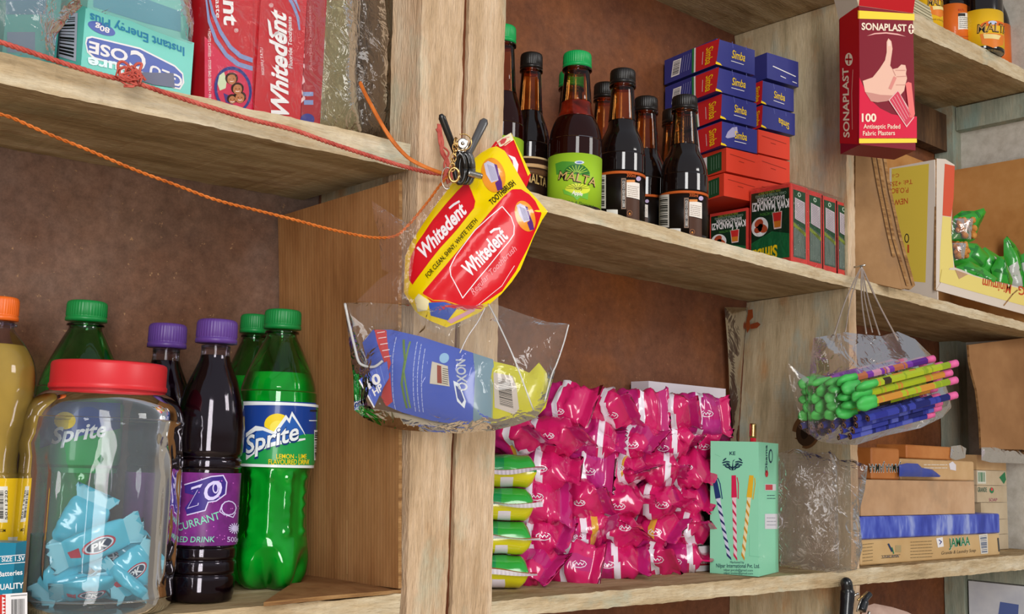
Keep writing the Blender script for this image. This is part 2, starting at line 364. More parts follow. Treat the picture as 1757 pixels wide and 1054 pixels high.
def packet(mb, O, L_, Wd, T, frame, mat, seed=0, mat2=None, band=None, end_flare=1.15, nu=22, nv=14, crimp=0.16, wr=0.12, ends=(1, 1), matfn=None):
    """sealed pillow pack: X along its length, flat crimped ends, wrinkled body. frame=(X,Y,Z)"""
    X, Y, Z = frame; rd = random.Random(seed); s0 = rd.uniform(0, 50)
    def prof(t):                      # t 0..1 along the length
        a, b = crimp*ends[0], 1-crimp*ends[1]
        if t < a: q = t/a; return (0.02+0.06*q, end_flare*(1-0.25*q) if ends[0] else 1)
        if t > b: q = (1-t)/(1-b); return (0.02+0.06*q, end_flare*(1-0.25*q))
        q = (t-a)/(b-a); s_ = max(0, math.sin(PI*q))**0.42; return (0.08+0.92*s_, 0.86+0.14*s_)
    ring = 2*nv
    vs = []; fs = []; mi = []
    for i in range(nu+1):
        t = i/nu; th, wd_ = prof(t)
        for k in range(ring):
            q = 2*PI*k/ring; cx, cz = math.cos(q), math.sin(q)
            yy = math.copysign(abs(cx)**0.8, cx)*Wd/2*wd_; zz = math.copysign(abs(cz)**0.9, cz)*T/2*th
            nn = noise.noise(Vector((t*7+s0, cx*2.2, cz*2.2+s0)))*wr+noise.noise(Vector((t*17+s0, cx*5, cz*5)))*wr*0.5
            zz += nn*T*min(1, th*1.3+0.15)*0.9; yy += nn*Wd*0.25
            if i in (0, nu): pass
            vs.append(O+X*((t-0.5)*L_+(0.0018*(1 if k % 2 else -1) if i in (0, nu) else 0))+Y*yy+Z*zz)
    for i in range(nu):
        for k in range(ring):
            fs.append((i*ring+k, i*ring+(k+1) % ring, (i+1)*ring+(k+1) % ring, (i+1)*ring+k))
            mi.append(matfn((i+0.5)/nu, (k+0.5)/ring) if matfn else mat)
    fs.append(tuple(range(ring))[::-1]); mi.append(mat); fs.append(tuple(nu*ring+k for k in range(ring))); mi.append(mat)
    b = len(mb.v); mb.v += vs
    for f, m in zip(fs, mi): mb.f.append([b+i for i in f]); mb.m.append(mb.mi(m)); mb.sm.append(True)
def yawframe(deg, roll=0, pitch=0):
    a = math.radians(deg); X = Vector((math.cos(a), math.sin(a), 0)); Y = Vector((-math.sin(a), math.cos(a), 0)); Z = UPV.copy()
    if pitch: R = Matrix.Rotation(math.radians(pitch), 3, Y); X, Z = R @ X, R @ Z
    if roll: R = Matrix.Rotation(math.radians(roll), 3, X); Y, Z = R @ Y, R @ Z
    return X, Y, Z
def rough_board(mb, corners, mat, n=50, jit=0.0009, seed=1, mats=None):
    """corners: 8 points as two end loops of 4 (start loop, end loop); sawn edges wander slightly"""
    A, B = corners[:4], corners[4:]; vs = []; fs = []
    for i in range(n+1):
        t = i/n
        for k in range(4):
            p = Vector(A[k]).lerp(Vector(B[k]), t)
            w = noise.noise_vector(p*28+Vector((seed, k, 0)))*jit*1.2+noise.noise_vector(p*110+Vector((seed, k*3, 5)))*jit
            vs.append(p+w)
    b0 = len(mb.v); mb.v += vs
    mm = mats or [mat]*4
    for i in range(n):
        for k in range(4):
            mb.f.append([b0+i*4+k, b0+i*4+(k+1) % 4, b0+(i+1)*4+(k+1) % 4, b0+(i+1)*4+k]); mb.m.append(mb.mi(mm[k])); mb.sm.append(False)
    for f in ((3, 2, 1, 0), tuple(n*4+k for k in range(4))): mb.f.append([b0+i for i in f]); mb.m.append(mb.mi(mm[0])); mb.sm.append(False)

# ================================================================== SETTING
DEP = 0.1875
def zline(p, q, y=0.0):
    a, b = Yp(p[0], p[1], y), Yp(q[0], q[1], y)
    return lambda x: a.z+(b.z-a.z)*(x-a.x)/(b.x-a.x)
def xline(p, q, y=0.0):
    a, b = Yp(p[0], p[1], y), Yp(q[0], q[1], y)
    return lambda z: a.x+(b.x-a.x)*(z-a.z)/(b.z-a.z)
mb = MB(); mb.hexa((-1.5, DEP, -0.75), (1.31, 0, 0), (0, 0, 2.0), (0, 0.006, 0), M_HARD_L); obj('wall_back_left', mb, kind='structure')
mb = MB(); mb.hexa((-0.189, DEP, -0.75), (1.45, 0, 0), (0, 0, 2.0), (0, 0.006, 0), M_HARD_R); obj('wall_back', mb, kind='structure')
M_PALEW = mixed('pale speckled wall plaster', ['#b9b2a6', '#c7c1b6', '#d2ccc2'], (1, 1, 1), 0.9, 8, 0.4, 2, None, nscale=60)
mb = MB(); mb.hexa((1.159, -0.3, -0.75), (0.02, 0, 0), (0, DEP+0.3, 0), (0, 0, 2.0), M_PALEW); obj('wall_right', mb, kind='structure')
M_FLOOR = mixed('pale bounce floor', ['#a39279', '#b3a288', '#bfae94'], (1, 1, 1), 0.95, 6, 0.3, 1, None, nscale=8)  # unseen floor, colour kept pale to bounce light onto the shelf undersides
mb = MB(); mb.hexa((-3, -3.2, -1.2), (5.5, 0, 0), (0, 3.4, 0), (0, 0, 0.02), M_FLOOR); obj('floor', mb, kind='structure')

unit = empty('shelving_unit', (-0.2, 0.09, -0.3), 'rough sawn wooden shelving unit with posts, dividers and dusty shelves', 'shelves')
def shelf(top, bot, xa, xb, y0, y1, seed, mats=(M_UNDER, M_UNDER, M_UNDER, M_FRONT), jit=0.0009):
    zt, zb = zline(*top, y=y0), zline(*bot, y=y0); m = MB()
    L = []
    for x in (xa, xb): L += [(x, y0, zt(x)), (x, y1, zt(x)), (x, y1, zb(x)), (x, y0, zb(x))]
    rough_board(m, L, mats[0], 150, jit, seed, list(mats)); obj('shelf_board', m, unit); return zt, zb
zA, zAb = shelf(((0, 89), (671, 240)), ((0, 142), (698, 290)), -1.15, -0.2095, 0.003, DEP-0.001, 1)
zB, zBb = shelf(((932, 335), (1563, 502)), ((937, 364), (1756, 568)), -0.1025, 1.157, 0.0, DEP-0.001, 2)
zC, zCb = shelf(((832, 1033), (1716, 956)), ((924, 1054), (1757, 978)), -0.118, 1.157, 0.0, DEP-0.001, 3)
zE, zEb = shelf(((1572, 23), (1757, 119)), ((1572, 59), (1740, 134)), 0.546, 1.157, 0.0, DEP-0.001, 4)
zL, zLb = shelf(((430, 1042), (690, 1020)), ((430, 1082), (690, 1060)), -1.15, -0.202, 0.0, DEP-0.001, 5)
m = MB(); rough_board(m, [(-0.1025, 0.0, 0.6145), (-0.1025, DEP, 0.6145), (-0.1025, DEP, 0.5926), (-0.1025, 0, 0.5926), (0.544, 0, 0.6145), (0.544, DEP, 0.6145), (0.544, DEP, 0.5926), (0.544, 0, 0.5926)], M_UNDER, 80, 0.0006, 6); obj('shelf_board', m, unit)
m = MB(); m.hexa((-1.15, 0, 0.66), (0.94, 0, 0), (0, DEP-.001, 0), (0, 0, 0.022), M_UNDER); obj('shelf_board', m, unit)
m = MB(); m.hexa((-1.15, 0, 1.0), (2.3, 0, 0), (0, DEP-.001, 0), (0, 0, 0.022), M_UNDER); obj('shelf_board', m, unit)  # unseen top board, added to keep light from above out of the bays
# posts: two sawn uprights with a dark gap between them
xp = [xline((723, 0), (704, 744)), xline((796, 0), (774, 744)), xline((805, 0), (783, 744)), xline((867, 0), (849, 738))]
for i in (0, 2):
    m = MB(); L = []
    for z in (-0.5, 0.98): a, b = xp[i](z), xp[i+1](z); L += [(a, -0.001, z), (b, -0.001, z), (b, 0.045, z), (a, 0.045, z)]
    rough_board(m, L, M_POST, 190, 0.0008, 10+i); obj('post', m, unit)
m = MB(); M_GAP = wood('reddish gap shade colour', 'z', ['#5a2e18', '#6b3a20', '#774428', '#824c2e'], None)  # added strip; board behind the gap and its shade put into one colour
L = []
for z in (-0.5, 0.98): a, b = xp[1](z)+0.0002, xp[2](z)-0.0002; L += [(a, 0.0035, z), (b, 0.0035, z), (b, 0.044, z), (a, 0.044, z)]
rough_board(m, L, M_GAP, 60, 0.0, 13); obj('gap_fill_strip', m, unit)
m = MB(); m.hexa((-0.188, 0.047, -0.5), (0.02, 0, 0), (0, DEP-0.049, 0), (0, 0, 1.45), M_DIV); obj('divider_board', m, unit)
# divider between the middle and right bays, in three lengths
def divider(zlo, zhi, frow, brow, fx, bx, seed, dy=0.0):
    f0 = Yp(fx[0], frow[0], 0.001); f1 = Yp(fx[1], frow[1], 0.001); b0 = Yp(bx[0], brow[0], DEP-.001); b1 = Yp(bx[1], brow[1], DEP-.001)
    def xf(z): return f0.x+(f1.x-f0.x)*(z-f0.z)/(f1.z-f0.z)
    def xb(z): return b0.x+(b1.x-b0.x)*(z-b0.z)/(b1.z-b0.z)
    m = MB(); L = []
    for z in (zlo, zhi): L += [(xf(z), 0.001, z), (xf(z)+0.0185, 0.001, z), (xb(z)+0.0185, DEP-.001, z), (xb(z), DEP-.001, z)]
    rough_board(m, L, M_DIV, 90, 0.0007, seed, [M_POST, M_DIV, M_DIV, M_DIV]); return obj('divider_board', m, unit), xf, xb
_, xf1, xb1 = divider(zB(0.53)+0.0006, 0.592, (253, 60), (60, 300), (1452, 1449), (1261, 1262), 21)
div2, xf2, xb2 = divider(zC(0.53)+0.0006, zBb(0.53)-0.0006, (513, 982), (531, 760), (1456, 1461), (1281, 1268), 22)
_, xf3, xb3 = divider(-0.5, zCb(0.53)-0.0006, (1010, 1050), (1020, 1050), (1462, 1463), (1252, 1252), 23)
# knot and chips on the lower divider
fp = Yp(1456, 700, 0.001); bp_ = Yp(1272, 700, DEP-.001)
SD = Plane((fp.x, fp.y, fp.z), V=UPV, U=(fp-bp_)*Vector((1, 1, 0)))
m = MB(); kd = ink('#4a3524', .9); kb = ink('#7a5636', .9)
for (cx, cy, ax, ay, mt, ly) in ((1384, 741, 24, 30, kb, 6), (1385, 742, 18, 24, kd, 8), (1382, 742, 7, 12, ink('#2d1f15', .9), 9)): ell(m, SD, cx, cy, ax, ay, mt, ly, rot=10)
obj('knot', m, unit); m = MB()
chip = ink('#9a4a22', .85)
poly(m, SD, [(1281, 533), (1292, 531), (1293, 545), (1287, 551), (1288, 563), (1283, 572), (1280, 560)], chip, 6)
poly(m, SD, [(1288, 557), (1301, 553), (1306, 557), (1300, 563), (1289, 565)], ink('#8d3f1e', .85), 7)
obj('stain', m, unit)
# corner post, cleats and batten in the right bay
yc = 0.1875
m = MB(); a = Yp(1620, 640, DEP-.002); L = []
cpx = a.x
for z in (-0.5, 0.98): L += [(cpx, 0.128, z), (1.158, 0.128, z), (1.158, DEP-.002, z), (cpx, DEP-.002, z)]
cpx = 1.128
L = []
for z in (-0.5, 0.98): L += [(cpx, 0.15, z), (1.1585, 0.15, z), (1.1585, DEP-.002, z), (cpx, DEP-.002, z)]
rough_board(m, L, M_GREEN, 90, 0.0005, 31); obj('corner_post', m, unit)
m = MB(); m.hexa((1.138, -0.05, zEb(1.14)-0.047), (0.02, 0, 0), (0, 0.198, 0), (0, 0, 0.044), M_GREEN); obj('cleat', m, unit)
m = MB(); m.hexa((1.138, -0.05, zCb(1.14)-0.034), (0.02, 0, 0), (0, 0.198, 0), (0, 0, 0.032), M_GREEN); obj('cleat', m, unit)
m = MB(); m.hexa((0.56, 0.16, zEb(.9)-0.075), (0.565, 0, 0), (0, 0.022, 0), (0, 0, 0.07), M_DARKW); obj('cleat', m, unit)

# ---- cardboard linings
def slab(mb, P4, n, th, mat, nu=14, nv=14, bow=0.0, seed=0, edge=None):
    """P4: four world corners (TL,TR,BR,BL); thickness along n; bowed and wavy sheet"""
    TL, TR, BR, BL = map(Vector, P4); n = Vector(n).normalized()
    def f(off):
        def g(u, v):
            p = (TL*(1-u)+TR*u)*(1-v)+(BL*(1-u)+BR*u)*v
            return p+n*(off+bow*math.sin(PI*u)*math.sin(PI*min(1, v*1.0))+noise.noise(p*9+Vector((seed, 0, 0)))*bow*0.8)
        return g
    mb.grid(f(0), nu, nv, mat); mb.grid(f(th), nu, nv, mat)
    g0, g1 = f(0), f(th); em = edge or mat
    for (k, fn) in enumerate([lambda t, g: g(t, 0), lambda t, g: g(t, 1), lambda t, g: g(0, t), lambda t, g: g(1, t)]):
        vs = []; N_ = nu
        for i in range(N_+1): vs += [fn(i/N_, g0), fn(i/N_, g1)]
        mb.add(vs, [(2*i, 2*i+1, 2*i+3, 2*i+2) for i in range(N_)], em)
cx0 = Yp(690, 1010, 0.004); cf_t = Yp(690, 309, 0.004)
m = MB()
slab(m, [Yp(477, 372, 0.182), cf_t+Vector((-0.004, 0, 0)), cx0+Vector((-0.004, 0, 0)), Yp(484, 985, 0.182)], (1, 0.1, 0), 0.004, M_CARD, 16, 20, 0.0012, 3, M_CUT)
pk = Plane(cx0+Vector((-.0052, 0, 0)), U=(cx0-Yp(484, 985, .182))*Vector((1, 1, 0)), V=UPV)
CRS_ = ink('#6f4828', .9); CRL_ = ink('#b58a5a', .9)
line(m, pk, [(594, 350), (596, 985)], 1.3, CRL_, 2); line(m, pk, [(484, 545), (590, 556), (686, 572)], 1.2, CRS_, 2)
obj('cardboard_lining', m, label='tall brown corrugated cardboard lining the side of the soft drink bay', cat='cardboard')
m = MB(); z0 = zL(-0.3)+0.0012
slab(m, [Zp(530, 988, z0), Zp(668, 1000, z0), Zp(688, 1018, z0), Zp(452, 1041, z0)], (0, 0, 1), 0.0032, M_CARD, 14, 10, 0.001, 5, M_CUT)
obj('cardboard_floor_piece', m, label='torn flat cardboard piece lying on the shelf under the green bottle', cat='cardboard')
m = MB(); zz = zB(1.0)+.001
slab(m, [(0.80, 0.156, zz+0.295), (1.118, 0.156, zz+0.295), (1.118, 0.156, zz), (0.80, 0.156, zz)], (0, 1, 0), 0.004, M_CARDB, 14, 14, 0.0008, 7, M_CUT)
slab(m, [(1.118, 0.156, zz+0.295), (1.122, -0.06, zz+0.295), (1.122, -0.06, zz), (1.118, 0.156, zz)], (1, 0, 0), 0.004, M_CARDB, 14, 14, 0.0008, 9, M_CUT)
obj('cardboard_lining', m, label='warm brown cardboard lining behind the snack bags in the right bay', cat='cardboard')

# ================================================================== shared builders
from mathutils.bvhtree import BVHTree
class Drape:
    """print that follows a wrinkled mesh: a base plane whose points are dropped onto the mesh"""
    def __init__(s, pl, mb, du=0.004, lift=0.0003):
        s.pl = pl; s.bvh = BVHTree.FromPolygons(mb.v, mb.f); s.du = s.dv = du; s.lift = lift
    def uv(s, px, py): return s.pl.uv(px, py)
    def P(s, u, v, h=0.0):
        o = s.pl.O+s.pl.U*u+s.pl.V*v; N_ = s.pl.N
        hit = s.bvh.ray_cast(o+N_*0.2, -N_)
        p = hit[0] if hit[0] is not None else (s.bvh.find_nearest(o)[0] or o)
        return p+N_*(h+s.lift)
def place(px, y, z): O = Vector((0, y, z)); return O+Vector((1, 0, 0))*colpx(O, Vector((1, 0, 0)), px)
def crom(pr, n=4):
    out = []; L_ = len(pr)
    for i in range(L_-1):
        p0, p1, p2, p3 = pr[max(i-1, 0)], pr[i], pr[i+1], pr[min(i+2, L_-1)]
        for k in range(n):
            t = k/n; q = []
            for a in (0, 1):
                q.append(0.5*((2*p1[a])+(-p0[a]+p2[a])*t+(2*p0[a]-5*p1[a]+4*p2[a]-p3[a])*t*t+(-p0[a]+3*p1[a]-3*p2[a]+p3[a])*t**3))
            out.append((max(q[0], 0), q[1]))
    out.append(pr[-1]); return out
def pint(pr, z):
    for a, b in zip(pr[:-1], pr[1:]):
        if a[1] <= z <= b[1] and b[1] > a[1]: return a[0]+(b[0]-a[0])*(z-a[1])/(b[1]-a[1])
    return pr[0][0] if z < pr[0][1] else pr[-1][0]
def cap_mesh(c, r, z0, z1, mat, ribs=36, ring=None):
    m = MB(); h = z1-z0; rf = lambda q, z, rr: rr*(1+0.018*math.cos(ribs*q)) if z0+h*0.2 < z < z1-h*.12 and rr > r*.8 else rr
    pr = [(r*1.03, z0), (r*1.03, z0+h*0.17), (r*.98, z0+h*0.19), (r*.98, z0+h*0.24), (r, z0+h*0.26), (r*.985, z1-h*.16), (r*.95, z1-h*.05), (r*.86, z1), (0, z1)]
    m.lathe(pr, c, mat, 144, rf=rf)
    if ring: m.lathe([(r*.8, z0-h*.12), (r*1.05, z0-h*.11), (r*1.05, z0-h*.03), (r*.8, z0-h*.02)], c, ring, 64)
    return m
BLK = pbr('black plastic cap', '#17120f', 0.35); GRNC = pbr('green plastic cap', '#0c9a4c', 0.4); DGRNC = pbr('deep green plastic cap', '#13713a', 0.4)
PURC = pbr('purple plastic cap', '#5a3a86', 0.4); ORC = pbr('orange plastic cap', '#e0661c', 0.4)
AMBER = film('amber glass', '#efc288', 0.0, 0.7, 0.0, rough=0.03)
COLA = pbr('very dark malt drink in glass', '#120806', 0.06, coat=0.3, spec=0.6)
REDM = glow_liquid('red brown malt drink in glass', '#2c0a05', 0.65, 0.04)
REDM2 = glow_liquid('reddish malt drink in thin neck', '#c2381a', 0.5, 0.5)
MALT = [(0, 0), (.86, 0), (.97, .012), (1.0, .035), (1.0, .40), (.985, .44), (.93, .50), (.82, .555), (.68, .60), (.60, .635), (.565, .67), (.54, .72), (.50, .80), (.465, .875), (.45, .90)]
MALTC = crom(MALT, 4)
def malt(px, y, hw, top, cap, liquid, fill, label, group, neckliq=None, art=None, z=None, lab=None, labcol=None, base_z=None):
    z = zB(0.1) if z is None else z
    C = place(px, y, 0); C.z = (zB(C.x) if base_z is None else base_z(C.x))+0.0008
    Rr = hw/ppm(C+Vector((0, 0, .08))); H = rowpx(C, UPV, top)
    root = empty('drink_bottle', C, label, 'bottle', group)
    pr = [(r*Rr, zz*H) for r, zz in MALTC]
    body = [p for p in pr if p[1] <= fill*H]; body.append((pint(pr, fill*H), fill*H)); 
    m = MB(); fullp = body+[(0, fill*H)]
    if neckliq:
        cut = 0.585*H; b1 = [p for p in pr if p[1] <= cut]+[(pint(pr, cut), cut)]
        m.lathe(b1, C, liquid, 56); b2 = [(pint(pr, cut), cut)]+[p for p in body if p[1] > cut]+[(0, fill*H)]; m.lathe(b2, C, neckliq, 56)
    else: m.lathe(fullp, C, liquid, 56)
    obj('drink', m, root)
    m = MB(); up = [(pint(pr, fill*H)+.0004, fill*H)]+[(r+.0004, zz) for r, zz in pr if zz > fill*H]; m.lathe(up, C, AMBER, 56)
    m.lathe([(Rr*.46, .885*H), (Rr*.56, .888*H), (Rr*.56, .9*H), (Rr*.46, .903*H)], C, AMBER, 48); obj('glass_neck', m, root)
    obj('cap', cap_mesh(C, Rr*.535, .905*H, H, cap, 40), root)
    if lab:
        sf = Cyl(C, Rr*1.006); v1 = sf.uv(px, lab)[1]; m = MB()
        m.lathe([(Rr*1.006, .02*H), (Rr*1.006, v1)], C, labcol, 72)
        if art: art(m, sf)
        obj('label', m, root)
    return root, C, Rr, H
WH = ink('#efeae4', .5); BK = ink('#15130f', .5); INKD = ink('#2c2a28', .5)

# ================================================================== malt bottles on the middle shelf
GB = 'malt drink bottles on the middle shelf'
GLAB = ink('#9cc22c', .4); GOLD = ink('#c9a566', .4); DGRN = ink('#2c6b2a', .4)
def art_green(m, sf):
    poly(m, sf, [(953, 281), (965, 277), (985, 278), (1003, 285), (1012, 296), (1012, 303), (955, 300)], ink('#4c8f32', .4), 1)
    ell(m, sf, 989, 299, 22, 17, DGRN, 2, n=24, a0=180, a1=360)
    for k in range(9):
        q = math.radians(195+18*k); line(m, sf, [(989+5*math.cos(q), 299+4*math.sin(q)), (989+20*math.cos(q), 299+15*math.sin(q))], .9, ink('#b9dc4a', .4), 3)
    ell(m, sf, 994, 279, 8, 3, ink('#cdd6df', .4), 4)
    ell(m, sf, 994, 279, 5, 1.5, ink('#6a84b8', .4), 5)
    ell(m, sf, 991, 325, 21, 10, ink('#d3dd3c', .4), 2)
    for k in range(9):
        q = math.radians(190+20*k); line(m, sf, [(991+7*math.cos(q), 325+5*math.sin(q)), (991+20*math.cos(q), 325+11*math.sin(q))], .8, ink('#5f6b18', .4), 3)
    poly(m, sf, [(966, 325), (980, 331), (1000, 333), (1009, 331), (1008, 343), (995, 339), (990, 344), (984, 338), (968, 333)], ink('#6cb13a', .4), 4)
    text(m, sf, 'MALTA', (958, 309), (1020, 322), (961, 293), BK, 6, .045)
    text(m, sf, 'MALTA', (959, 308.5), (1020, 321), (962, 294), GOLD, 8, .0)
    text(m, sf, 'HOPS', (986, 326), (998, 327), (986, 321), BK, 6, .02)
    text(m, sf, 'Apple', (981, 334), (999, 337), (981, 327), WH, 8, .03, .3)
    text(m, sf, 'Malt & Flavoured', (972, 349), (1018, 357), (972, 344), ink('#3d5a10', .5), 4, .01, .2)
LINEO = ink('#c05a24', .4); BLKL = ink('#16100d', .3)
def art_dark(cx, top, hw):
    def f(m, sf):
        k = hw/41.0; X = lambda a: cx+(a-1059)*k; Yy = lambda b: top+(b-290)*k
        v = sf.uv(cx, top)[1]; u0 = sf.uv(cx, top)[0]
        m.lathe([(sf.R+.0004, v-.0045), (sf.R+.0004, v-.0015)], sf.c, LINEO, 72)
        bars(m, sf, [(X(1022), Yy(302)), (X(1040), Yy(299)), (X(1040), Yy(357)), (X(1022), Yy(357))], BK, 20, 4, 3, ink('#d9d2c8', .5), 1)
        quad(m, sf, X(1066), Yy(305), X(1074), Yy(358), ink('#8a6f5e', .5), 2); quad(m, sf, X(1067.5), Yy(307), X(1072.5), Yy(356), BLKL, 3)
        text(m, sf, 'BEST SERVED COLD', (X(1072), Yy(354)), (X(1072), Yy(310)), (X(1068), Yy(354)), ink('#d8cfc8', .5), 5, .01)
        text(m, sf, '300ml', (X(1075), Yy(303)), (X(1090), Yy(304)), (X(1075), Yy(297)), LINEO, 4, .01)
        ell(m, sf, X(1095), Yy(306), 4*k, 4*k, ink('#b8a5c8', .5), 4)
        quad(m, sf, X(1075), Yy(308), X(1089), Yy(312), ink('#d98a4a', .5), 3)
        poly(m, sf, [(X(1075), Yy(310)), (X(1097), Yy(314)), (X(1097), Yy(342)), (X(1075), Yy(337))], ink('#e6dcd2', .5), 2)
        fuzz_lines(m, sf, X(1077), Yy(316), X(1095), Yy(336), 6, .8*k, ink('#9a8c80', .5), 4, dy=3*k)
        poly(m, sf, [(X(1075), Yy(338)), (X(1097), Yy(343)), (X(1097), Yy(385)), (X(1075), Yy(380))], ink('#4c3226', .4), 1)
        ell(m, sf, X(1080), Yy(365), 4.5*k, 5*k, ink('#8a5a3c', .5), 3); ell(m, sf, X(1080), Yy(365), 3.3*k, 3.8*k, ink('#3a241a', .5), 4); ell(m, sf, X(1080), Yy(366), 1.5*k, 1.8*k, ink('#d0853c', .5), 5)
        quad(m, sf, X(1041), Yy(359), X(1060), Yy(375), ink('#e8e2da', .5), 2)
    return f
def art_gold(m, sf):
    v = sf.uv(905, 268)[1]
    for a, b, c_ in ((.0, .002, '#d9b98a'), (.008, .012, '#d4a878'), (.014, .02, '#6b4a30'), (.021, .05, '#2a1a12')):
        m.lathe([(sf.R+.0004, v-b), (sf.R+.0004, v-a)], sf.c, ink(c_, .4), 72)
    text(m, sf, 'MALTA', (902, 312), (936, 322), (902, 296), GOLD, 6, .03)
malt(844, 0.075, 40, 47, GRNC, REDM, .62, 'dark malt bottle with green cap mostly hidden behind the wooden post', GB, lab=232, labcol=GLAB)
malt(895, 0.095, 36, 94, BLK, COLA, .64, 'dark malt bottle with black cap, gold striped label, beside the post', GB, art=art_gold, lab=268, labcol=ink('#3a241a', .4))
malt(977, 0.035, 46, 93, GRNC, REDM, .685, 'green capped malt bottle with lime green apple label at the shelf front', GB, neckliq=REDM2, art=art_green, lab=262, labcol=GLAB)
malt(967, 0.135, 40, 125, GRNC, REDM, .66, 'green capped bottle directly behind the lime green labelled malt bottle', GB, lab=300, labcol=GLAB)
malt(1028, 0.14, 37, 145, BLK, COLA, .64, 'black capped bottle behind and between the lime label and the front cola bottle', GB)
malt(1059, 0.037, 41, 122, BLK, COLA, .665, 'black capped dark bottle with barcode label right of the lime labelled one', GB, art=art_dark(1059, 291, 41), lab=290, labcol=BLKL)
malt(1101, 0.095, 38, 169, BLK, COLA, .64, 'black capped dark bottle set back between the two front dark bottles', GB, art=art_dark(1082, 333, 32), lab=333, labcol=BLKL)
malt(1149, 0.115, 34, 190, BLK, COLA, .60, 'black capped bottle half hidden behind the dark bottle nearest the small boxes', GB)
malt(1170, 0.034, 41, 167, BLK, COLA, .655, 'black capped dark bottle with barcode label standing nearest the stacked boxes', GB, art=art_dark(1167, 325, 40), lab=324, labcol=BLKL)

# ================================================================== cartons
def carton(name, A, B, T, y, yaw, base, side=None, depth=None, label=None, cat='box', group=None, mf=None, ms=None, mt=None, art=None, artside=None, zfix=None, pitch=0, O=None):
    """A: front-left-bottom pixel, B: a pixel whose column is the front-right edge, T: pixel whose row is the front-left-top; side: column of the back-left edge"""
    O = Yp(A[0], A[1], y) if O is None else O
    if zfix is not None: O.z = zfix
    f = Plane(O, yaw); w = colpx(O, f.U, B[0]); h = rowpx(O, UPV, T[1]); back = -f.N
    d = depth if depth else colpx(O, back, side)
    m = MB(); top = O+UPV*h
    m.add([O, O+f.U*w, O+f.U*w+UPV*h, top], [(0, 1, 2, 3)], mf or base)
    m.add([O+back*d, O, top, top+back*d], [(0, 1, 2, 3)], ms or base)
    m.add([O+f.U*w, O+f.U*w+back*d, O+f.U*w+back*d+UPV*h, O+f.U*w+UPV*h], [(0, 1, 2, 3)], ms or base)
    m.add([O+back*d, O+back*d+f.U*w, O+back*d+f.U*w+UPV*h, top+back*d], [(3, 2, 1, 0)], base)
    m.add([top, top+f.U*w, top+f.U*w+back*d, top+back*d], [(0, 1, 2, 3)], mt or base)
    m.add([O, O+f.U*w, O+f.U*w+back*d, O+back*d], [(3, 2, 1, 0)], base)
    # rounded looking card edges: thin strips
    s = Plane(O, yaw-90)
    if art: art(m, f)
    if artside: artside(m, s)
    o = obj(name, m, label=label, cat=cat, group=group)
    return o, f, s, (O, f.U*w, UPV*h, back*d)
BLUE = ink('#34377e', .4, .2); RED = ink('#c8252a', .4, .2); ORR = ink('#d8402a', .45, .1); YEL = ink('#f0c818', .4); WHB = ink('#e8e4e4', .5); DG = ink('#1f4a2c', .4, .2); LG = ink('#2f7a3e', .4)
GS = 'small baking powder boxes stacked beside the bottles'
def lerp2(a, b, t): return (a[0]+(b[0]-a[0])*t, a[1]+(b[1]-a[1])*t)
def simba_box(A, T, B, sidepx, label, y=0.078, flip=False, plain=False, torn=False):
    ax, ay = A; h = ay-T[1]; w = B[0]-ax; dy = B[1]-ay
    def Q(s_, t_): return (ax+(T[0]-ax)*t_+w*s_, ay-h*t_+dy*s_)
    def art(m, f):
        if plain:
            line(m, f, [Q(.17, .55), Q(.88, .52)], 1.6, WHB, 2); line(m, f, [Q(.42, .30), Q(.58, .29)], 1.2, WHB, 2); line(m, f, [Q(.8, .28), Q(.93, .28)], 1.2, WHB, 2)
            return
        if flip: text(m, f, 'Simba', Q(.80, .58), Q(.48, .66), Q(.80, .28), YEL, 3, .015)
        else:
            text(m, f, 'Simba', Q(.36, .40), Q(.70, .40), Q(.36, .72), YEL, 3, .015)
            line(m, f, [Q(.36, .28), Q(.68, .27)], 1, WHB, 2)
        line(m, f, [Q(.32, 1), Q(.36, .78)], .8, ink('#5f64a5', .4), 2); line(m, f, [Q(.68, 1), Q(.70, .86)], .8, ink('#5f64a5', .4), 2)
        if torn:
            poly(m, f, [Q(.28, .82), Q(.42, .9), (Q(.44, .7)), Q(.36, .45), Q(.16, .33), Q(.10, .36), Q(.16, .6)], ink('#a9a3c4', .8), 2)
        poly(m, f, [Q(-.02, 0), Q(.15, 0), Q(.1, .07), Q(-.02, .1)], YEL, 1)
    def arts(m, s):
        if plain: return
        O_ = (ax, ay); L_ = ax-sidepx; sl = 0.385
        def S(s_, t_): return (ax+(T[0]-ax)*t_-L_*s_, ay-h*t_+sl*L_*s_)
        poly(m, s, [S(0, 0), S(0, 1), S(.46, 1), S(.40, 0)], RED, 1)
        poly(m, s, [S(.40, 0), S(.46, 1), S(.49, 1), S(.43, 0)], WHB, 2)
        poly(m, s, [S(.43, 0), S(.49, 1), S(.53, 1), S(.47, 0)], LG, 2)
        text(m, s, 'Simba', S(.24, .80), S(.22, .12), S(.10, .80), YEL, 3, .015)
        line(m, s, [S(.30, .7), S(.28, .2)], .7, WHB, 3)
        bars(m, s, [S(.88, .80), S(.72, .80), S(.72, .16), S(.88, .16)], BK, 16, 3, 4, WHB, 1)
        for k in range(4): line(m, s, [S(.68-.045*k, .85), S(.68-.045*k, .2)], .7, ink('#8d90c0', .5), 3)
    return carton('baking_powder_box', A, B, T, y, -9, BLUE, side=sidepx, label=label, group=GS, art=art, artside=arts, mt=BLUE, ms=BLUE)
simba_box((1229, 110), (1235, 66), (1295, 129), 1140, 'blue and red box on top of the left stack beside the bottles')
simba_box((1229, 156), (1234, 115), (1297, 173), 1141, 'blue and red box second from top of the left stack')
simba_box((1237, 203), (1239, 161), (1298, 220), 1146, 'blue and red box third from top of the left stack')
